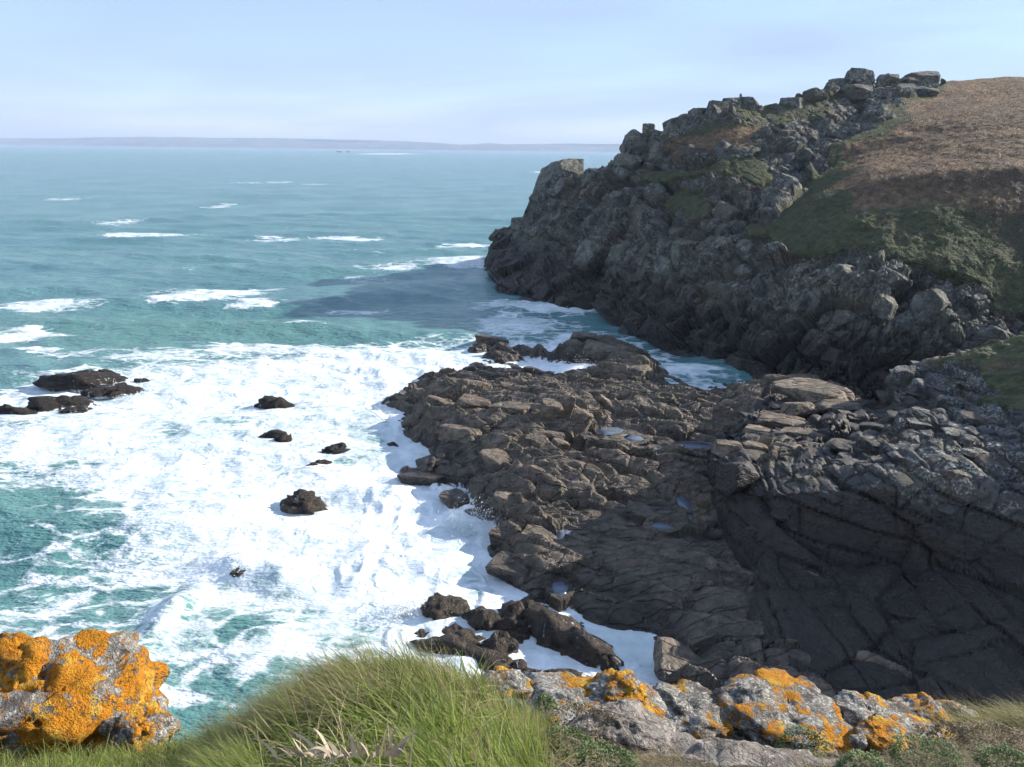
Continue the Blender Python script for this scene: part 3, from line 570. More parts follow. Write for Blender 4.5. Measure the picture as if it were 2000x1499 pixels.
# ------------------------------------------------------------------ the cliff of the cove, on the right
def cove():
    rows = [
      [W(1560, 1420, -.5), V(1700, 1440, 29), V(2000, 1440, 28.5), V(2500, 1440, 26)],
      [W(1500, 1345, 0.6), V(1560, 1340, 31.3), V(1700, 1340, 31.3), V(2000, 1345, 30.5), V(2500, 1300, 28)],
      [W(1462, 1230, .8), V(1530, 1225, 35.3), V(1700, 1215, 35), V(2000, 1205, 33.5), V(2500, 1080, 31)],
      [W(1425, 1110, .8), V(1500, 1115, 40), V(1700, 1110, 39.4), V(2000, 1095, 37), V(2500, 900, 35)],
      [W(1392, 990, 1.2), V(1408, 960, 46), V(1500, 960, 42.4), V(1700, 955, 40.6), V(2000, 945, 38.6), V(2500, 750, 38)],
      [W(1384, 925, 1.6), V(1391, 896, 48.5), V(1500, 900, 47), V(1700, 900, 43.8), V(2000, 885, 41.6), V(2500, 650, 42)],
      [W(1384, 900, 1.6), V(1391, 874, 50.5), V(1500, 858, 52), V(1600, 855, 51.5), V(1700, 852, 49), V(2000, 825, 47), V(2500, 560, 46)],
      [W(1386, 890, 1.4), V(1440, 845, 55), V(1480, 805, 60), V(1600, 800, 59), V(1720, 800, 56), V(2000, 760, 53), V(2500, 500, 51)],
      [W(1388, 884, 1.4), V(1450, 828, 58), V(1500, 768, 66), V(1600, 770, 65), V(1715, 775, 62), V(1745, 722, 63), V(1850, 692, 62), V(2000, 645, 61), V(2500, 440, 58)],
      [W(1389, 878, 1.0), V(1450, 822, 62), V(1500, 764, 70), V(1600, 772, 69), V(1720, 785, 65), V(1745, 740, 65.5), V(1850, 712, 66), V(2000, 664, 66), V(2500, 470, 66)],
      [W(1390, 872, .5), W(1450, 812, .5), Z(1500, 76, 0), Z(1600, 76, 0), Z(1740, 72, 0), Z(2000, 71, 2), Z(2500, 72, 6)],
    ]
    G, U, VV, tt = loft(rows, 530, 7.2, 3)
    shp = G.shape[:2]; P = G.reshape(-1, 3); N = grid_normals(G).reshape(-1, 3)
    if N[:, 2].mean() < 0: N = -N
    u, v = U.ravel(), VV.ravel(); row = np.repeat(tt, shp[1])
    veg = np.zeros(len(P)); wob = fbm(P * 0.3, 4, 61); un, vn = u + 30 * wob, v + 18 * fbm(P * 0.35 + 9, 4, 62)
    for poly in ([(1800, 712), (1880, 690), (2000, 640), (2500, 540), (2500, 760), (1990, 770), (1930, 755), (1900, 715)], [(1900, 770), (2500, 740), (2500, 800), (1960, 800)]):
        veg[inpoly(un, vn, poly) & (row < 9)] = 0.8
    veg2 = veg.reshape(shp).copy()
    for _ in range(10):
        veg2[1:-1] = (veg2[:-2] + 2 * veg2[1:-1] + veg2[2:]) / 4; veg2[:, 1:-1] = (veg2[:, :-2] + 2 * veg2[:, 1:-1] + veg2[:, 2:]) / 4
    veg = veg2.ravel(); rock = 1 - sstep(.3, .7, veg)
    R = rotm(0.10, 0.20, 0.2); up_ = sstep(3.4, 4.8, row + 0.5 * wob)
    d = 0.7 * fbm(P * 0.16, 4, 63) + rock * (blocky(P, (7.5, 6.0, 5.0), R, 0.5, 0.25, 64, 0.7, .15) + beds(P, R, 1.5, 4.2, 0.62, 0.30, 65) * (0.45 + 0.55 * up_) + beds(P, R, 0.5, 1.5, 0.22, 0.15, 66) * (0.25 + 0.75 * up_)) + (1 - rock) * 0.15 * fbm(P * 1.6, 4, 67)
    first = np.tile(sstep(0, 12, np.arange(shp[1])), shp[0])
    P2 = P + N * (d * (0.4 + 0.6 * first))[:, None]
    z0 = np.zeros(len(P))
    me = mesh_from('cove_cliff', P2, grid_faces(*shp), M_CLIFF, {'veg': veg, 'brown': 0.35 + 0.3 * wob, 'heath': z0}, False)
    o = link('cove_cliff', me, kind='structure')
    return o, P2.reshape(*shp, 3), N.reshape(*shp, 3), U, VV, veg.reshape(shp), row.reshape(shp)
COVE, KP, KN, KU, KV, KVEG, KROW = cove()
def cove_rocks():
    r = np.random.default_rng(25); n = 0
    # long bedding slabs that catch the sun, blocks on the crest
    for (u, v, w, h, y) in [(1585, 770, 180, 34, 64), (1560, 806, 80, 30, 60), (1640, 804, 110, 26, 60), (1530, 830, 110, 26, 57.5), (1615, 838, 70, 20, 57), (1480, 850, 70, 22, 55), (1570, 858, 100, 24, 54), (1420, 885, 70, 40, 49.5), (1497, 870, 26, 30, 51), (1540, 885, 70, 26, 50), (1470, 885, 60, 30, 50), (1760, 745, 60, 50, 61), (1800, 770, 60, 50, 59), (1700, 845, 50, 26, 53), (1760, 830, 70, 40, 54), (1850, 800, 60, 40, 54), (1440, 940, 90, 70, 46), (1900, 830, 70, 36, 49), (1950, 870, 80, 40, 46), (1830, 870, 80, 36, 48), (1640, 880, 70, 28, 49), (1720, 880, 80, 28, 48)]:
        p = aty(u, v, y); k = y / F * 0.5
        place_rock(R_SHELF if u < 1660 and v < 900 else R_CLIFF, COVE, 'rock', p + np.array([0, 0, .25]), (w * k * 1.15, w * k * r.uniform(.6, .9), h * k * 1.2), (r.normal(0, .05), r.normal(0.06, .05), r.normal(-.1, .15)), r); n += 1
    ok = (KVEG < 0.35) & (KROW > 1.2) & (KROW < 8.9) & (KU > 1400) & (KU < 2010); ii, jj = np.where(ok)
    kept = []
    for a in r.choice(len(ii), 3000, replace=False):
        i, j = ii[a], jj[a]; p = KP[i, j]; top = KROW[i, j] > 4.6
        s = r.uniform(0.25, 0.6) * (1 if r.random() < .8 else 1.8)
        if not top and r.random() < 0.93: continue
        if any(np.linalg.norm(p - q) < 0.9 * (s + t) for q, t in kept): continue
        kept.append((p, s))
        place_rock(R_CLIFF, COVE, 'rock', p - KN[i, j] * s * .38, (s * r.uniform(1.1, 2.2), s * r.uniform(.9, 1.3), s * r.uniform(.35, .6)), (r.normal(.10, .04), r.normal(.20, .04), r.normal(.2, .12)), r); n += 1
        if n > 200: break
cove_rocks()

# ------------------------------------------------------------------ sea
FOAM = [(430, 850, 450, 140, .68), (580, 1000, 370, 160, .64), (770, 1090, 230, 130, .76), (880, 715, 330, 45, .74), (650, 745, 330, 55, .74), (260, 765, 280, 50, .70), (60, 790, 130, 55, .66), (60, 870, 170, 40, .6), (350, 1230, 300, 180, .46), (90, 1180, 220, 110, .45), (620, 1250, 260, 120, .55), (860, 1260, 130, 80, .85), (930, 1320, 150, 60, .95), (1080, 715, 90, 40, 1.05), (1130, 735, 60, 35, 1.05), (1010, 640, 100, 28, .58), (1090, 605, 110, 16, .64), (980, 600, 70, 14, .45), (1240, 680, 50, 20, .4), (1330, 738, 90, 10, .62), (1290, 715, 50, 25, .38), (1080, 1285, 130, 70, 1.1), (1230, 1290, 80, 60, .72), (980, 1190, 60, 60, .9), (1120, 1215, 70, 18, .8), (820, 960, 160, 60, .85), (800, 850, 60, 90, .85), (300, 700, 240, 18, .42), (560, 690, 200, 14, .5),
 (200, 960, 260, 120, .46), (20, 1010, 110, 60, -.30), (130, 925, 90, 22, -.22), (180, 1150, 130, 16, -.14), (480, 1250, 50, 25, -.2), (340, 850, 40, 14, -.2),
 (420, 578, 110, 12, .78), (350, 590, 100, 7, .78), (500, 601, 60, 7, .7), (90, 605, 110, 12, .66), (40, 655, 75, 13, .68), (75, 688, 50, 7, .8), (600, 640, 40, 7, .62), (280, 461, 80, 4, .72), (540, 470, 50, 5, .58), (690, 468, 80, 3.5, .66), (230, 436, 35, 5, .55), (130, 390, 30, 3.5, .64), (424, 405, 22, 4, .66), (915, 483, 44, 4, .8), (900, 515, 70, 8, .7), (780, 522, 80, 8, .5), (720, 548, 60, 8, .35), (480, 358, 30, 1.6, .6), (540, 357, 26, 1.6, .6), (610, 362, 30, 1.8, .5), (760, 301, 30, 1.2, .7), (1060, 337, 20, 2, .6), (700, 612, 70, 6, .5), (370, 531, 20, 3, .55), (1000, 590, 60, 8, .45), (1030, 560, 60, 8, .3), (150, 640, 120, 30, .22), (300, 640, 200, 30, .12), (700, 500, 120, 14, .22)]
def sea():
    a = np.concatenate([np.linspace(-75, -40, 24)[:-1], np.linspace(-40, 40, 530), np.linspace(40, 75, 24)[1:]]); a = np.radians(a)
    r = [22.0]
    while r[-1] < 320: r.append(r[-1] * 1.0054)
    while r[-1] < 15000: r.append(r[-1] * 1.035)
    r = np.array(r); A, Rr = np.meshgrid(a, r); X, Y = Rr * np.sin(A), Rr * np.cos(A)
    x, y, rr = X.ravel(), Y.ravel(), Rr.ravel(); P = np.stack([x, y, np.zeros_like(x)], 1)
    M = np.zeros(len(P)); wx = x + 0.9 * fbm(P * 0.35, 3, 71) * np.clip(rr / 60, .6, 4); wy = y + 1.1 * fbm(P * 0.3 + 5, 3, 72) * np.clip(rr / 60, .6, 6)
    for (u, v, ru, rv, val) in FOAM:
        if v < 560: val *= 0.80; ru *= 1.25; rv *= 1.3
        elif v < 690 and u < 640: val *= .92; rv *= 1.2
        c = atz(u, v); e = np.linalg.norm(atz(u + ru, v)[:2] - c[:2]); f = 0.5 * abs(atz(u, v - rv)[1] - atz(u, v + rv)[1])
        q = ((wx - c[0]) / e) ** 2 + ((wy - c[1]) / f) ** 2; g = val * np.exp(-0.8 * q ** 1.6)
        M = np.where(g > 0, np.maximum(M, g) + 0.10 * np.minimum(M, np.maximum(g, 0)), M + g)
    near = (rr < 130) & (x > -22) & (x < 36)
    hz = np.full(len(P), -9.0); hz[near] = shelf_z(x[near], y[near])
    shore = sstep(-2.4, -0.4, hz + 0.5 * fbm(P * .4, 3, 73)) * np.where(y > 84, np.where(x > 11.5, .42, .62), 0.95) * np.where((x > 10.5) & (y > 85), .7, 1)
    M = np.maximum(M, shore)
    M = np.clip(M, 0, 1.15)
    rough = sstep(0.45, 1.0, M)
    w = np.random.default_rng(3); z = np.zeros(len(P)); sp = rr * 0.0054
    for k in range(34):
        L = 2.2 * (38 / 2.2) ** w.random(); th = w.normal(-1.45, .55); kx, ky = math.cos(th) * 2 * math.pi / L, math.sin(th) * 2 * math.pi / L
        amp = 0.0078 * L ** 0.72; ph = w.random() * 6.28
        s = np.sin(kx * x + ky * y + ph + 0.8 * vnoise(P * 0.03, 80)); z += amp * (s + 0.35 * s * s) * sstep(2.5, 6, L / np.maximum(sp, .2)) * (1 - 0.0 * rough)
    tm = rr < 330
    t1 = np.zeros(len(P)); t1[tm] = 0.42 * fbm(P[tm] * 0.33, 5, 74, .55) + 0.25 * (1 - np.abs(vnoise(P[tm] * 0.8, 75)) * 2) * np.abs(vnoise(P[tm] * .21, 76))
    z += rough * t1 * 1.0
    z *= 1 - 0.75 * sstep(-2.2, -1.0, hz) * sstep(50, 46, y) * sstep(-5, -1, x)
    # swell fronts running in and breaking
    for (u, v, hgt, wd, bend) in [(480, 690, 0.75, 1.8, 0.02), (300, 640, 0.7, 2.6, 0.015), (520, 600, 0.6, 3.0, 0.0), (380, 830, 0.45, 1.5, -0.03), (330, 930, 0.4, 1.3, 0.04), (450, 1060, 0.45, 1.1, -0.05), (500, 520, 0.5, 4, 0), (300, 470, .5, 5, 0)]:
        c = atz(u, v); yy = y - c[1] - bend * (x - c[0]) - 2.2 * vnoise(np.stack([x * 0.07, x * 0, x * 0 + v], 1), 78); g = np.where(yy > 0, np.exp(-(yy / (wd * 1.9)) ** 2), np.exp(-(yy / wd) ** 2))
        z += hgt * g * (0.55 + 0.6 * vnoise(np.stack([x * 0.05, x * 0 + v, x * 0], 1), 79)) * np.exp(-((x - c[0]) / (rr * 0.32)) ** 2)
    # water heaped over the sunk rocks and the surge against the shelf
    for (u, v, hgt, sx, sy) in [(465, 1110, 0.95, 1.8, 1.4), (545, 1130, 0.65, 1.5, 1.2), (760, 975, 0.7, 4, 1.6), (620, 940, 0.5, 3, 1.6), (1135, 735, 1.2, 2.2, 1.6), (330, 1215, 0.6, .9, 4), (400, 1000, .5, 5, 1.2)]:
        c = atz(u, v); z += hgt * np.exp(-((x - c[0]) / sx) ** 2 - ((y - c[1]) / sy) ** 2) * (1 + 0.4 * t1)
    green = sstep(190, 60, rr) * sstep(5, -15, x) * (0.55 + 0.6 * fbm(P * 0.03, 3, 77))
    c = atz(330, 650); green = np.maximum(np.clip(green, 0, 1), np.exp(-((x - c[0]) / 40) ** 2 - ((y - c[1]) / 14) ** 2))
    P[:, 2] = z
    me = mesh_from('sea', P, grid_faces(*X.shape)[:, ::-1], M_SEA, {'foam': M, 'green': np.clip(green, 0, 1)})
    link('sea', me, kind='structure')
sea()

# pools left on the shelf
def pool(u, v, ru, rv, z, seed):
    c = atz(u, v, z); e = np.linalg.norm(atz(u + ru, v, z) - c); f = 0.5 * abs(atz(u, v - rv, z)[1] - atz(u, v + rv, z)[1])
    t = np.linspace(0, 2 * np.pi, 40, endpoint=False); r = 1 + 0.3 * vnoise(np.stack([np.cos(t) * 1.3, np.sin(t) * 1.3, t * 0 + seed], 1), seed)
    pts = np.stack([c[0] + e * r * np.cos(t), c[1] + f * r * np.sin(t), np.full(40, z)], 1); low = pts * 1.0; low[:, 2] -= 0.03
    v_ = np.vstack([pts, low, [[c[0], c[1], z]], [[c[0], c[1], z - .03]]]); i = np.arange(40); j = (i + 1) % 40
    fc = np.vstack([np.stack([i, j, np.full(40, 80)], 1), np.stack([j, i, i + 40], 1), np.stack([j, i + 40, j + 40], 1), np.stack([j + 40, i + 40, np.full(40, 81)], 1)])
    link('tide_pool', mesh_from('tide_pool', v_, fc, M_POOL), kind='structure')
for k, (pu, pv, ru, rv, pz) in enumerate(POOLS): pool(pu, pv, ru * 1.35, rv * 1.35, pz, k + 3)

# ------------------------------------------------------------------ rocks awash: every one a thing
def sea_rock(name, label, u, v, w, h, deep=0.8, yaw=0.0, seed=1, group='rocks awash in the surf', z0=0.0, dip=(0.1, 0.1), cat='rock'):
    """u, v: middle of its foot; w, h: width and height in the photograph."""
    p = atz(u, v, z0); k = p[1] / F; low = u < 700 and v < 930; W_, H_ = w * k / 2 * (1.3 if low and v > 840 else 1.1 if low else 1.42 if v > 1150 else 1.22), h * k * (1.25 if low and v > 840 else 0.92 if low else 1.35)
    P, Fc = rock_points(seed, 4, 10, box=0.0, rough=0.30, fine=0.10, soft=10)
    P = P * np.array([W_, W_ * deep, H_ * 0.72]); Q = P.copy()
    d = blocky(P, (1.3, 1.0, 0.9), rotm(.1, .2, .5), 0.38, 0.2, seed, 1.4) * min(1.0, W_ / 1.6) + 0.14 * fbm(P * 2.2, 4, seed) * min(1, W_)
    nrm = P / (np.linalg.norm(P, axis=1, keepdims=True) + 1e-6); Q = P + nrm * d[:, None]
    o = link(name, mesh_from(name, Q, Fc, M_BLACK if u < 700 and v < 930 else M_WEED), None, (p[0], p[1] + 0.15 * W_, z0 + 0.12 * H_), (dip[0], dip[1], yaw), (1, 1, 1), label=label, category=cat, group=group)
    return o
sr = sea_rock
sr('sea_rock', 'largest weed-black rock of the group standing in surf at far left', 155, 758, 150, 40, .6, .25, 201)
sr('sea_rock', 'low dark rock tail running right from the top of the left rock group', 205, 742, 70, 20, .6, -.1, 202)
sr('sea_rock', 'long low black rock to the right of the largest left surf rock', 222, 772, 100, 24, .5, .3, 203)
sr('sea_rock', 'small wet rock at the right tip of the left rock group', 278, 748, 30, 10, .6, .1, 204)
sr('sea_rock', 'dark rock lying in front of the largest left surf rock', 115, 798, 120, 30, .55, .35, 205)
sr('sea_rock', 'brown low rock nearest the viewer in the left rock group', 150, 808, 60, 14, .6, .3, 206)
sr('sea_rock', 'black rock cut by the left edge of the picture in white surf', 20, 816, 80, 30, .6, .1, 207)
sr('sea_rock', 'lone black weedy rock in the middle of the white surf', 534, 800, 74, 26, .6, 0, 208)
sr('sea_rock', 'dark slanting rock below the lone black surf rock, left of its pair', 535, 866, 46, 20, .6, .4, 209)
sr('sea_rock', 'dark slanting rock below the lone black surf rock, right of its pair', 558, 872, 48, 20, .5, .5, 210)
sr('sea_rock', 'rounded brown rock where waves drain before the rock shelf', 660, 892, 56, 22, .6, .4, 211)
sr('sea_rock', 'dark wet rock half covered by foam left of the rounded brown one', 618, 920, 56, 22, .6, .2, 212)
sr('sea_rock', 'tiny dark rock tip poking from the foam above the draining rocks', 672, 842, 14, 7, .7, 0, 213)
sr('sea_rock', 'square-topped brown rock alone in the foam with shadow to its left', 596, 1002, 78, 36, .75, .1, 214)
sr('sea_rock', 'dark rock half drowned under a hump of water', 478, 1126, 46, 16, .7, .5, 215)
sr('sea_rock', 'small brown rock tip right of the water hump', 553, 1144, 20, 12, .7, .2, 216)
sr('sea_rock', 'small dark rock in the foam left of the rock shelf', 765, 878, 20, 10, .7, .2, 217)
sr('sea_rock', 'small dark rock in the shaded foam beside the spur', 978, 710, 26, 10, .7, .2, 218)
sr('sea_rock', 'low wet rock among breakers above the lone black surf rock', 515, 722, 40, 10, .6, .2, 219)
nr = lambda label, *a, **k: sea_rock('weedy_boulder', label, *a, group='weedy boulders at the foot of the grassy slope', cat='boulder', **k)
nr('bushy brown weed-covered boulder at the edge of the white surf', 872, 1212, 74, 52, .8, .2, 231)
nr('weedy boulder right of the bushy one, wet foam on its right flank', 940, 1232, 60, 44, .9, -.7, 232)
nr('long weedy boulder sloping right beside the narrow foam channel', 1010, 1238, 110, 42, .6, -.5, 233)
nr('largest weed-hung boulder lying across the foam channel', 1115, 1278, 170, 60, .5, -.6, 234)
nr('round weedy boulder at the left end of the smooth white foam', 975, 1284, 70, 44, .9, 0, 235)
nr('dark wet stones partly washed with foam below the bushy boulder', 890, 1262, 100, 26, .7, -.3, 236)
nr('long dark weedy rock just above the grass tussock', 905, 1300, 170, 40, .4, -.3, 237)
nr('small dark rock where foam meets the near lichen rocks', 1010, 1312, 36, 24, .8, 0, 238)
nr('flat dark rock in the foam just above the orange lichen ridge', 1090, 1330, 110, 20, .5, -.1, 239)
nr('small black rock at the head of the foam channel', 1045, 1198, 50, 24, .8, 0, 240)
nr('tiny brown rock beside the surf left of the weedy boulders', 822, 1252, 30, 26, .8, 0, 241)
nr('knobbly weedy rock between the bushy boulder and the round one', 925, 1268, 60, 30, .8, .3, 242)
nr('wet weedy stone with foam draining over it below the long boulder', 1000, 1262, 60, 26, .8, -.4, 243)
nr('weedy tail of rock right of the largest weed-hung boulder', 1185, 1305, 70, 30, .6, -.6, 244)
nr('low dark rock at the left end of the long rock above the tussock', 850, 1284, 60, 26, .7, -.2, 245)
sr('offshore_skerry', 'tiny dark skerry far out near the horizon, left one', 662, 298, 10, 3, 1.5, 0, 251, group='far skerries')
sr('offshore_skerry', 'tiny dark skerry far out near the horizon, right one', 680, 298, 8, 2.6, 1.5, 0, 252, group='far skerries')

# ------------------------------------------------------------------ the clifftop where the viewer stands
def clifftop():
    rows = [
      [Z(-900, -4, 25.0), Z(1000, -4, 25.0), Z(3000, -4, 25.0)],
    ]
    us = [-500, 0, 345, 430, 520, 600, 700, 850, 930, 1000, 1060, 1200, 1400, 1700, 1800, 2000, 2500]
    edge_v = [1475, 1475, 1470, 1470, 1445, 1375, 1325, 1315, 1338, 1398, 1432, 1425, 1445, 1450, 1425, 1400, 1400]
    edge_y = [4.1, 4.1, 4.0, 3.9, 3.8, 3.75, 3.75, 3.8, 3.9, 4.3, 4.8, 5.9, 6.2, 6.4, 6.6, 7.0, 7.2]
    near_v = [1560] * 5 + [1540, 1530, 1530, 1540, 1560, 1570, 1570, 1560, 1560, 1540, 1530, 1530]
    near_y = [2.7, 2.7, 2.7, 2.7, 2.65, 2.6, 2.6, 2.65, 2.7, 2.8, 3.0, 3.6, 3.8, 4.0, 4.0, 4.2, 4.4]
    R1 = [V(u, v, y) for u, v, y in zip(us, near_v, near_y)]; R2 = [V(u, v, y) for u, v, y in zip(us, edge_v, edge_y)]
    P1 = np.array([aty(*q) for q in R1]); P2 = np.array([aty(*q) for q in R2])
    n = 240; s = np.linspace(us[0], us[-1], n)
    c1 = np.stack([np.interp(s, us, P1[:, k]) for k in range(3)], 1); c2 = np.stack([np.interp(s, us, P2[:, k]) for k in range(3)], 1)
    mid = 0.5 * (c1 + c2); mid[:, 2] += 0.03
    c0 = c1.copy(); c0[:, 1] = 0.6; c0[:, 0] *= 0.8; c0[:, 2] = 24.3; cm = c1.copy(); cm[:, 1] = -4; cm[:, 2] = 24.8; cm[:, 0] *= 1.2
    c3 = c2 + np.array([0, 0.5, -0.7]); c4 = c2 + np.array([0, 1.6, -5]); c5 = c2 + np.array([0, 7, -14]); c6 = c2 + np.array([0, 18, -25])
    C = [cm, c0, c1, mid, c2, c3, c4, c5, c6]; seg = [16, 30, 26, 26, 12, 20, 24, 24]
    rows = []
    for k in range(len(C) - 1):
        for f in np.arange(seg[k]) / seg[k]: rows.append(C[k] * (1 - f) + C[k + 1] * f)
    G = np.array(rows); 
    for _ in range(6):
        G[1:-1] = (G[:-2] + 2 * G[1:-1] + G[2:]) / 4; G[:, 1:-1] = (G[:, :-2] + 2 * G[:, 1:-1] + G[:, 2:]) / 4
    P = G.reshape(-1, 3); P[:, 2] += 0.05 * fbm(P * 2.0, 4, 91) + 0.02 * fbm(P * 9, 3, 92)
    me = mesh_from('clifftop', P, grid_faces(*G.shape[:2]), M_SOIL); link('clifftop_ground', me, kind='structure')
    U = np.tile(s, len(rows))
    return P.reshape(G.shape), U.reshape(G.shape[:2]), np.cumsum([0] + seg)
TOP, TU, TS = clifftop()

def near_rock(name, label, u, v, w, h, y, deep=1.0, seed=1, lichen=0.0, rot=(0, 0, 0), sub=5, mat=None, **kw):
    p = aty(u, v, y); k = y / F; P, Fc = rock_points(seed, sub, kw.get('planes', 9), box=0.0, rough=0.22, fine=0.05, soft=12)
    P = P * np.array([w * k * .58, w * k * .58 * deep, h * k * .58])
    s = min(w, h * 2) * k
    P = P + (P / (np.linalg.norm(P, axis=1, keepdims=True) + 1e-6)) * (blocky(P, (s * .32, s * .3, s * .26), rotm(.2, .3, seed), s * .09, s * .035, seed) + s * 0.035 * fbm(P / s * 6, 4, seed) + 0.010 * fbm(P * 24, 3, seed))[:, None]
    lv = np.full(len(P), lichen * .42 - (0.015 if u < 500 else 0.034)) + 0.03 * np.clip(P[:, 2] / (h * k * .5), -1, 1)
    return link(name, mesh_from(name, P, Fc, mat or M_LICHEN, {'lichen': lv}), None, tuple(p), rot, label=label, category=kw.get('cat', 'boulder'), group='lichen-covered rocks along the clifftop edge')
near_rock('lichen_boulder', 'large boulder thick with orange lichen at lower left corner', 105, 1400, 400, 235, 3.95, .8, 301, .10, (0, .05, .3))
near_rock('lichen_boulder', 'orange rounded top of the lichen rock at the left edge', 40, 1320, 180, 170, 4.05, .8, 302, .12, (0, 0, 0))
near_rock('lichen_boulder', 'grey shoulder stone at the right foot of the large orange boulder', 270, 1432, 140, 90, 3.85, .9, 303, 0.0, (0, .35, 0))
near_rock('lichen_boulder', 'long grey and orange rock ridge leading right from the grass tussock', 1140, 1388, 350, 66, 5.6, .7, 304, -.06, (0, .08, -.1))
near_rock('lichen_boulder', 'orange-capped knob rising from the lichen rock ridge', 1210, 1345, 110, 56, 5.75, .8, 305, .10)
near_rock('lichen_boulder', 'pale grey lumpy rock between the ridge and the biggest right boulder', 1330, 1392, 190, 74, 5.85, .8, 306, -.18)
near_rock('lichen_boulder', 'small grey orange-edged rock at the tussock end of the ridge', 985, 1340, 110, 50, 5.2, .8, 307, -.03)
near_rock('lichen_boulder', 'biggest right-hand boulder, white top and orange lichen sides', 1540, 1406, 310, 96, 5.9, .8, 308, -.02, (0, .16, .1))
near_rock('lichen_boulder', 'pale crusty knob forming the left top of the biggest right boulder', 1445, 1368, 120, 78, 5.95, .8, 309, -.3)
near_rock('lichen_boulder', 'sloping rock right of the biggest boulder with orange lower end', 1715, 1410, 190, 76, 6.1, .8, 310, -.08, (0, .3, 0))
near_rock('lichen_boulder', 'small flat orange rock in front of the sloping rock', 1722, 1438, 100, 36, 5.6, .9, 311, .2, (0, .1, 0))
near_rock('lichen_boulder', 'tiny pale stone beside the small flat orange rock', 1676, 1448, 36, 24, 5.4, .9, 312, -.3, sub=4)
near_rock('lichen_boulder', 'low orange rock nestled in the pale grass at right', 1800, 1392, 130, 52, 6.5, .8, 313, .04, (0, .15, 0))
near_rock('lichen_boulder', 'small orange and grey rock furthest right in the pale grass', 1868, 1395, 80, 40, 6.7, .8, 314, -.02)
near_rock('lichen_boulder', 'low strip of orange rock running down right into the plants', 1800, 1432, 200, 26, 6.0, .7, 315, 0.0, (0, .2, 0))
near_rock('rock_slab', 'bare grey-brown slab at the bottom below the lichen boulders', 1440, 1585, 560, 120, 4.6, .8, 316, -.6, (0.1, 0, .05), cat='slab', mat=M_SLAB)
near_rock('rock_slab', 'small dark shaded rock step under the lichen ridge', 1230, 1432, 200, 60, 5.2, .8, 317, -.2, (0, .15, 0), cat='slab', mat=M_SLAB)

# ------------------------------------------------------------------ grass and plants
def blades(name, roots, dirs, length, width, mat, droop=0.5, seg=3, tint=None, seed=0):
    r = np.random.default_rng(seed); n = len(roots); t = np.linspace(0, 1, seg + 1)
    d = dirs / np.linalg.norm(dirs, axis=1, keepdims=True)
    if n > 100:
        d = d + 0.22 * np.stack([vnoise(roots * 5.5 + 11 * j, seed + 20 + j) for j in range(3)], 1); d /= np.linalg.norm(d, axis=1, keepdims=True)
        length = length * (1 + 0.3 * vnoise(roots * 4.0, seed + 30))
    side = np.cross(d, np.array([0, 0, 1.0])) + r.normal(0, .5, (n, 3)); side -= d * (side * d).sum(1, keepdims=True); side /= np.linalg.norm(side, axis=1, keepdims=True) + 1e-9
    dr = droop * r.uniform(.4, 1.5, n) if np.ndim(droop) == 0 else droop; sway = r.normal(0, .12, (n, 1)) * side
    V_, A_ = [], []
    for k, tk in enumerate(t):
        c = roots + d * (length * tk)[:, None] + sway * (length * tk ** 2)[:, None]
        c[:, 2] -= dr * length * tk ** 2.2; c[:, :2] += d[:, :2] * (0.35 * dr * length * tk ** 2)[:, None]
        w = width * (1 - tk ** 1.6) + width * 0.06
        V_ += [c - side * w[:, None], c + side * w[:, None]]; A_ += [np.full(n, tk)] * 2
    Vv = np.stack(V_, 1).reshape(-1, 3); al = np.stack(A_, 1).ravel(); m = 2 * (seg + 1); b = (np.arange(n) * m)[:, None]
    Fc = np.concatenate([b + np.array([[2 * k, 2 * k + 1, 2 * k + 3, 2 * k + 2]]) for k in range(seg)])
    ti = np.repeat(np.clip(.5 + .55 * vnoise(roots * 7.0, seed) + .45 * (r.random(n) - .5), 0, 1) if tint is None else tint, m)
    return mesh_from(name, Vv, Fc, mat, {'tint': ti, 'along': al})
def on_top(n, u0, u1, s0, s1, r):
    """n random root points on the clifftop sheet between columns u0..u1 and rows s0..s1."""
    cu = TU[0]; j = r.uniform(np.interp(u0, cu, np.arange(len(cu))), np.interp(u1, cu, np.arange(len(cu))), n); i = r.uniform(s0, s1, n)
    i0 = np.clip(i.astype(int), 0, TOP.shape[0] - 2); j0 = np.clip(j.astype(int), 0, TOP.shape[1] - 2); fi, fj = (i - i0)[:, None], (j - j0)[:, None]
    p = TOP[i0, j0] * (1 - fi) * (1 - fj) + TOP[i0 + 1, j0] * fi * (1 - fj) + TOP[i0, j0 + 1] * (1 - fi) * fj + TOP[i0 + 1, j0 + 1] * fi * fj
    return p, np.interp(j, np.arange(len(cu)), cu), i
def dirs_of(n, base, spread, r): return np.asarray(base)[None] + r.normal(0, spread, (n, 3))
S1, S2, S3 = TS[2], TS[4], TS[5]

# the big wind-combed tussock
r = np.random.default_rng(51)
tus = link('grass_tussock', None, None, tuple(aty(760, 1450, 3.4)), label='big wind-combed green grass tussock at bottom centre', category='grass')
def under(root, me, name, **k):
    o = link(name, me, root, **k); o.matrix_parent_inverse = Matrix.Translation(-root.location); return o
n = 29000; p, u, i = on_top(n, 430, 1075, S1 - 8, S3 + 4, r)
f = sstep(960, 1060, u)[:, None]
ln = r.uniform(.15, .34, n) * np.where((u > 560) & (u < 850) & (i < S1 + 26), .45, 1.0)
dd = dirs_of(n, (-0.75, 0.25, 0.62), .22, r) * (1 - f) + dirs_of(n, (-0.35, 0.1, 0.9), .25, r) * f
under(tus, blades('tussock_blades', p, dd, ln, r.uniform(.0010, .0020, n), M_GRASS, .38, 3, None, 1), 'green_blades', kind='stuff')
n = 5000; p, u, i = on_top(n, 480, 1100, S1 + 22, S3 + 4, r)
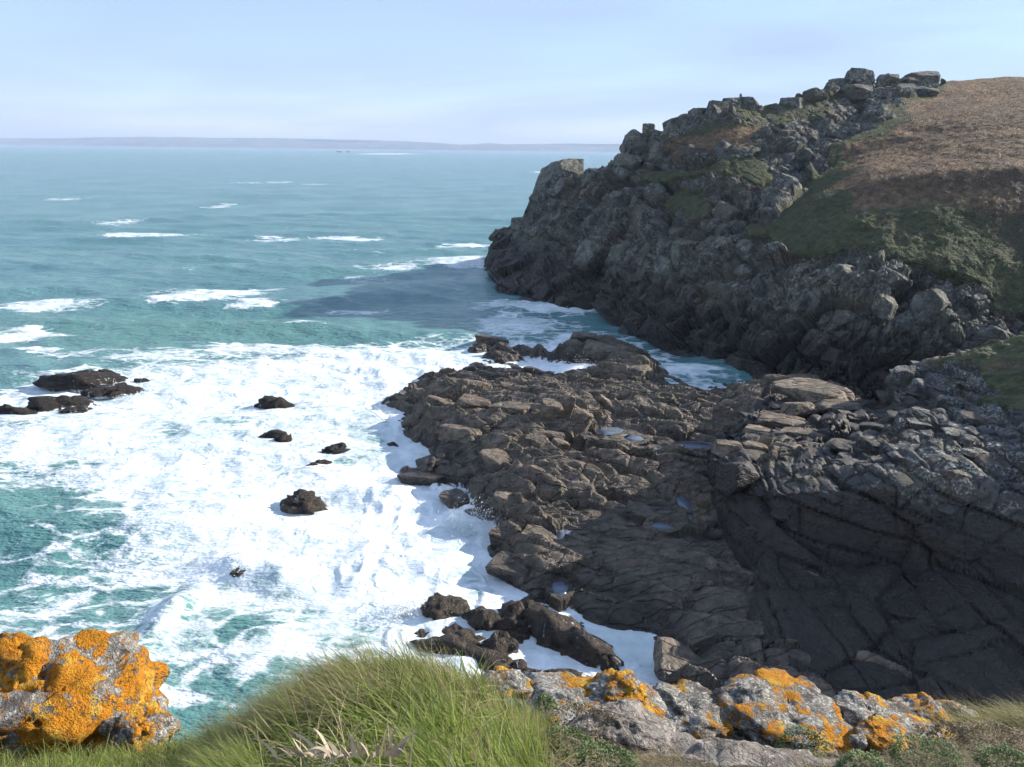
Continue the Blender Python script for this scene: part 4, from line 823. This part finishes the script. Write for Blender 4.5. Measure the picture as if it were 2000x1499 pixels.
under(tus, blades('tussock_dry', p, dirs_of(n, (-0.7, 0.2, 0.7), .28, r), r.uniform(.25, .46, n), r.uniform(.0009, .0018, n), M_PALEGRASS, .35, 3, None, 2), 'straw_blades', kind='stuff')
n = 1800; p, u, i = on_top(n, 480, 1090, S1, S3 + 2, r)
under(tus, blades('tussock_loose', p, dirs_of(n, (-0.45, 0.1, 0.8), .55, r), r.uniform(.2, .5, n), r.uniform(.0014, .0030, n), M_DRYGRASS, .6, 5, None, 12), 'dead_blades', kind='stuff')
n = 3000; p, u, i = on_top(n, 450, 1080, S1, S3 + 2, r)
under(tus, blades('tussock_broad', p, dirs_of(n, (-0.6, 0.15, 0.75), .42, r), r.uniform(.2, .42, n), r.uniform(.0024, .0042, n), M_GRASS, .5, 5, None, 13), 'broad_blades', kind='stuff')
# short grass on the left
n = 12000; p, u, i = on_top(n, -150, 520, S1 - 10, S3 + 2, r)
g = blades('grass_left', p, dirs_of(n, (-0.15, 0.05, 1.0), .38, r), r.uniform(.08, .22, n), r.uniform(.0011, .0022, n), M_GRASS, .5, 3, None, 3)
link('short_grass', g, None, label='short green grass in front of the orange boulder at lower left', category='grass', kind='stuff')
n = 4500; p, u, i = on_top(n, -150, 420, S1 - 10, S2 + 2, r)
g = blades('grass_left_dry', p, dirs_of(n, (-0.2, 0.05, 1.0), .42, r), r.uniform(.08, .20, n), r.uniform(.0009, .0018, n), M_PALEGRASS, .5, 3, None, 4)
link('straw_grass', g, None, label='straw-coloured grass mixed in at the lower left corner', category='grass', kind='stuff')
# straw on the right flank of the tussock, grass further right
n = 5000; p, u, i = on_top(n, 1010, 1330, S1 - 6, S2 - 6, r)
g = blades('straw_flank', p, dirs_of(n, (-0.35, 0.0, .8), .5, r), r.uniform(.06, .18, n), r.uniform(.0010, .0020, n), M_DRYGRASS, .6, 3, None, 5)
link('dry_grass', g, None, label='dry straw grass on the right flank of the big tussock', category='grass', kind='stuff')
n = 7000; p, u, i = on_top(n, 1770, 2250, S2 - 14, S3 + 3, r)
g = blades('pale_tussock', p, dirs_of(n, (-0.7, 0.1, 0.75), .22, r), r.uniform(.22, .5, n), r.uniform(.0013, .0026, n), M_PALEGRASS, .4, 3, None, 6)
pt = link('grass_tussock', None, None, tuple(aty(1950, 1400, 6.8)), label='pale windblown grass tussock at the right edge above the plants', category='grass'); under(pt, g, 'straw_blades', kind='stuff')
n = 1600; p, u, i = on_top(n, 1690, 1800, S2 - 4, S3 + 3, r)
g = blades('pale_tuft', p, dirs_of(n, (-0.5, 0.1, 0.8), .25, r), r.uniform(.15, .34, n), r.uniform(.0013, .0026, n), M_PALEGRASS, .4, 3, None, 7)
pt = link('grass_tuft', None, None, tuple(aty(1740, 1420, 6.5)), label='thin pale grass tuft behind the sloping lichen rock', category='grass'); under(pt, g, 'straw_blades', kind='stuff')
n = 8000; p, u, i = on_top(n, 1540, 2200, S1 - 4, S2 - 2, r)
g = blades('right_dry', p, dirs_of(n, (-0.3, 0.0, .6), .6, r), r.uniform(.06, .2, n), r.uniform(.0010, .0022, n), M_DRYGRASS, .7, 3, None, 8)
link('dry_grass', g, None, label='tangled dry grass among the leafy plants at bottom right', category='grass', kind='stuff')
# dry stalks behind the biggest boulder, each a part
st = link('dry_stalk_tuft', None, None, tuple(aty(1600, 1420, 6.5)), label='tuft of tall dry bent stalks behind the biggest right boulder', category='dry grass')
for k in range(26):
    u0 = r.uniform(1530, 1690); a = aty(u0, 1400 + (u0 - 1530) * .1, 6.5)
    b = blades('stalk', a[None], np.array([[r.normal(-.42, .16), r.normal(0, .1), 1.0]]), np.array([r.uniform(.26, .52)]), np.array([.0050]), M_DRYGRASS, .22, 6, None, 900 + k); under(st, b, 'stalk')
# withered plant at the bottom: each leaf a part
wp = link('withered_plant', None, None, tuple(aty(700, 1520, 2.3)), label='withered pale plant with curled dead leaves at bottom centre', category='plant')
for k in range(70):
    u0 = r.normal(700, 55); a = aty(u0, 1478, 2.15 + r.uniform(-.1, .12)); q = (u0 - 700) / 80
    b = blades('dead_leaf', a[None], np.array([[q * .5 + r.normal(0, .3), r.normal(0, .3), r.uniform(.7, 1.2)]]), np.array([r.uniform(.07, .17)]), np.array([r.uniform(.003, .009)]), M_DEAD, r.uniform(.05, 1.1), 7, np.array([r.random()]), 1000 + k); under(wp, b, 'dead_leaf')
for (ua, ub, vb, w) in [(690, 645, 1345, .0045), (590, 584, 1425, .004), (765, 758, 1395, .0035), (745, 738, 1400, .0045), (800, 802, 1400, .004), (655, 645, 1350, .0035), (832, 838, 1440, .004), (870, 880, 1450, .003)]:
    a = aty(ua, 1530, 2.15); e = aty(ub, vb, 2.25); L = np.linalg.norm(e - a)
    b = blades('stem', a[None], (e - a)[None], np.array([L]), np.array([w]), M_GRASS if ua in (655, 745, 832) else M_DEAD, .06, 7, np.array([r.random()]), 1100 + ua); under(wp, b, 'stem')
# leafy cushions
def leafy(label, u, v, w, h, y, n, mat, size, seed, name='leafy_plant'):
    r = np.random.default_rng(seed); c = aty(u, v, y); k = y / F
    q = r.normal(0, 1, (n, 3)); q /= np.linalg.norm(q, axis=1, keepdims=True); q[:, 2] = np.abs(q[:, 2]); lump = 1 + 0.35 * vnoise(q * 2.2 + seed, seed)
    rad = r.uniform(.55, 1.0, n) ** .5 * lump; p = c + q * rad[:, None] * np.array([w * k / 2, w * k / 2 * .8, h * k])
    d = q + r.normal(0, .55, (n, 3)) + np.array([0, 0, .3])
    me = blades(name, p, d, r.uniform(.6, 1.3, n) * size, r.uniform(.22, .34, n) * size, mat, .4, 3, None, seed)
    root = link(name, None, None, tuple(c), label=label, category='plant'); under(root, me, 'foliage', kind='stuff')
    return root
leafy('grey-green cushion plant below the sloping rock at lower right', 1800, 1480, 170, 34, 4.6, 2200, M_LEAF, .018, 61)
leafy('bright green leafy plant at the bottom right edge', 1960, 1500, 160, 34, 4.2, 2000, M_LEAF, .018, 62)
leafy('dark green leafy plant at the bottom below the small orange rock', 1690, 1508, 140, 34, 4.2, 1800, M_LEAF, .018, 63)
leafy('brown dry cushion plant right of the orange rock strip', 1930, 1450, 150, 40, 5.2, 1400, M_BROWNLEAF, .02, 64)
leafy('small green plant among dry stems right of the tussock flank', 1110, 1455, 120, 36, 4.0, 1100, M_LEAF, .02, 65)
leafy('yellow-green low plant at the bottom right of the tussock', 1180, 1490, 150, 36, 3.7, 1200, M_LEAF, .02, 66)
leafy('brown withered cushion under the lichen ridge', 1120, 1415, 170, 36, 4.7, 1100, M_BROWNLEAF, .02, 67)
leafy('dark little plant in the hollow under the biggest right boulder', 1560, 1452, 130, 20, 5.4, 600, M_LEAF, .025, 68)
leafy('dry heathery cushion behind the bottom right plants', 1850, 1440, 120, 26, 5.6, 900, M_BROWNLEAF, .025, 69)
leafy('little green plant at the right end of the tussock crest', 1065, 1378, 50, 20, 4.6, 500, M_LEAF, .018, 70)

# ------------------------------------------------------------------ spray thrown up where the surge meets rock
def spray(label, u, v, w, h, n, seed):
    r = np.random.default_rng(seed); c = atz(u, v); k = c[1] / F
    tet = np.array([(1, 1, 1), (1, -1, -1), (-1, 1, -1), (-1, -1, 1)], float)
    a = r.uniform(0, 1, n); q = np.stack([r.normal(0, .33, n) * w * k * (0.5 + .5 * a), r.normal(0, .33, n) * w * k * .6, np.abs(r.normal(0, .42, n)) * h * k * (1 - .4 * a)], 1) + c
    q += 0.25 * w * k * np.stack([vnoise(q * .9 + 9 * j, seed + j) for j in range(3)], 1) * [1, 1, .3]
    sz = 0.007 + 0.026 * r.random(n) ** 4
    P = (q[:, None, :] + tet[None] * sz[:, None, None]).reshape(-1, 3); b = (np.arange(n) * 4)[:, None]
    f = np.concatenate([b + np.array([t]) for t in ((0, 1, 2), (0, 2, 3), (0, 3, 1), (1, 3, 2))])
    link('sea_spray', mesh_from('sea_spray', P, f, M_SPRAY), None, label=label, category='spray', kind='stuff')
t_ = NT('spray_drops'); M_SPRAY = t_.out((0.86, 0.89, 0.91), None, 0.6)
spray('white spray bursting against the spur behind the rock shelf', 1135, 745, 70, 55, 5000, 401)
spray('white spray breaking on the seaward edge of the shelf', 930, 1040, 120, 70, 6000, 402)
spray('white spray at the surf edge beside the bushy weedy boulder', 800, 1210, 130, 70, 5000, 403)
spray('white spray over the drowned rock hump', 480, 1105, 110, 45, 4000, 404)
spray('white spray at the left corner of the seaward rock mass', 745, 830, 60, 40, 3000, 405)

# bracken, heather and grass standing on the headland slope
def slope_cover():
    r = np.random.default_rng(77); ii, jj = np.where((HVEG > 0.55) & (HROW < 6.3) & (HU > 1240) & (HU < 2080)); w = np.ones(len(ii)) / len(ii)
    for nm, lab, n, mat, lo, hi, want in (('bracken', 'dead brown bracken and heather over the upper right slope of the headland', 22000, M_BRACKEN, .3, .75, True), ('slope_grass', 'olive green rough grass on the headland slope above the cliff', 15000, M_SLOPEGRASS, .2, .5, False)):
        a = r.choice(len(ii), n); i, j = ii[a], jj[a]; b = HBROWN[i, j] + 0.6 * HHEATH[i, j] + r.normal(0, .22, n); k = (b > 0.5) == want; i, j = i[k], j[k]; m = len(i)
        p = HP[i, j] + np.stack([r.normal(0, .15, m), r.normal(0, .15, m), r.normal(-.05, .03, m)], 1)
        cl = 0.7 + 0.6 * vnoise(p * 0.35, 5)
        link(nm, blades(nm, p, dirs_of(m, (-.1, 0, 1), .6, r), r.uniform(lo, hi, m) * cl, r.uniform(.03, .07, m), mat, .7, 2, None, 6), None, label=lab, category='plants', kind='stuff')
slope_cover()

# ------------------------------------------------------------------ haze
def haze():
    x, y0, y1, z0, z1 = 14000.0, -600.0, 12500.0, -9.0, 135.0
    v = [(sx * x, y, z) for z in (z0, z1) for y in (y0, y1) for sx in (-1, 1)]
    f = [(0, 2, 3, 1), (4, 5, 7, 6), (0, 1, 5, 4), (2, 6, 7, 3), (0, 4, 6, 2), (1, 3, 7, 5)]
    m = bpy.data.materials.new('haze_air'); m.use_nodes = True; nt = m.node_tree; nt.nodes.remove(nt.nodes['Principled BSDF'])
    pv = nt.nodes.new('ShaderNodeVolumePrincipled'); pv.inputs['Color'].default_value = (0.62, 0.76, 1.0, 1); pv.inputs['Density'].default_value = 1.3e-4
    pv.inputs['Anisotropy'].default_value = 0.0
    nt.links.new(pv.outputs[0], nt.nodes['Material Output'].inputs['Volume'])
    link('haze', mesh_from('haze', v, f, m, smooth=False), kind='stuff')
haze()
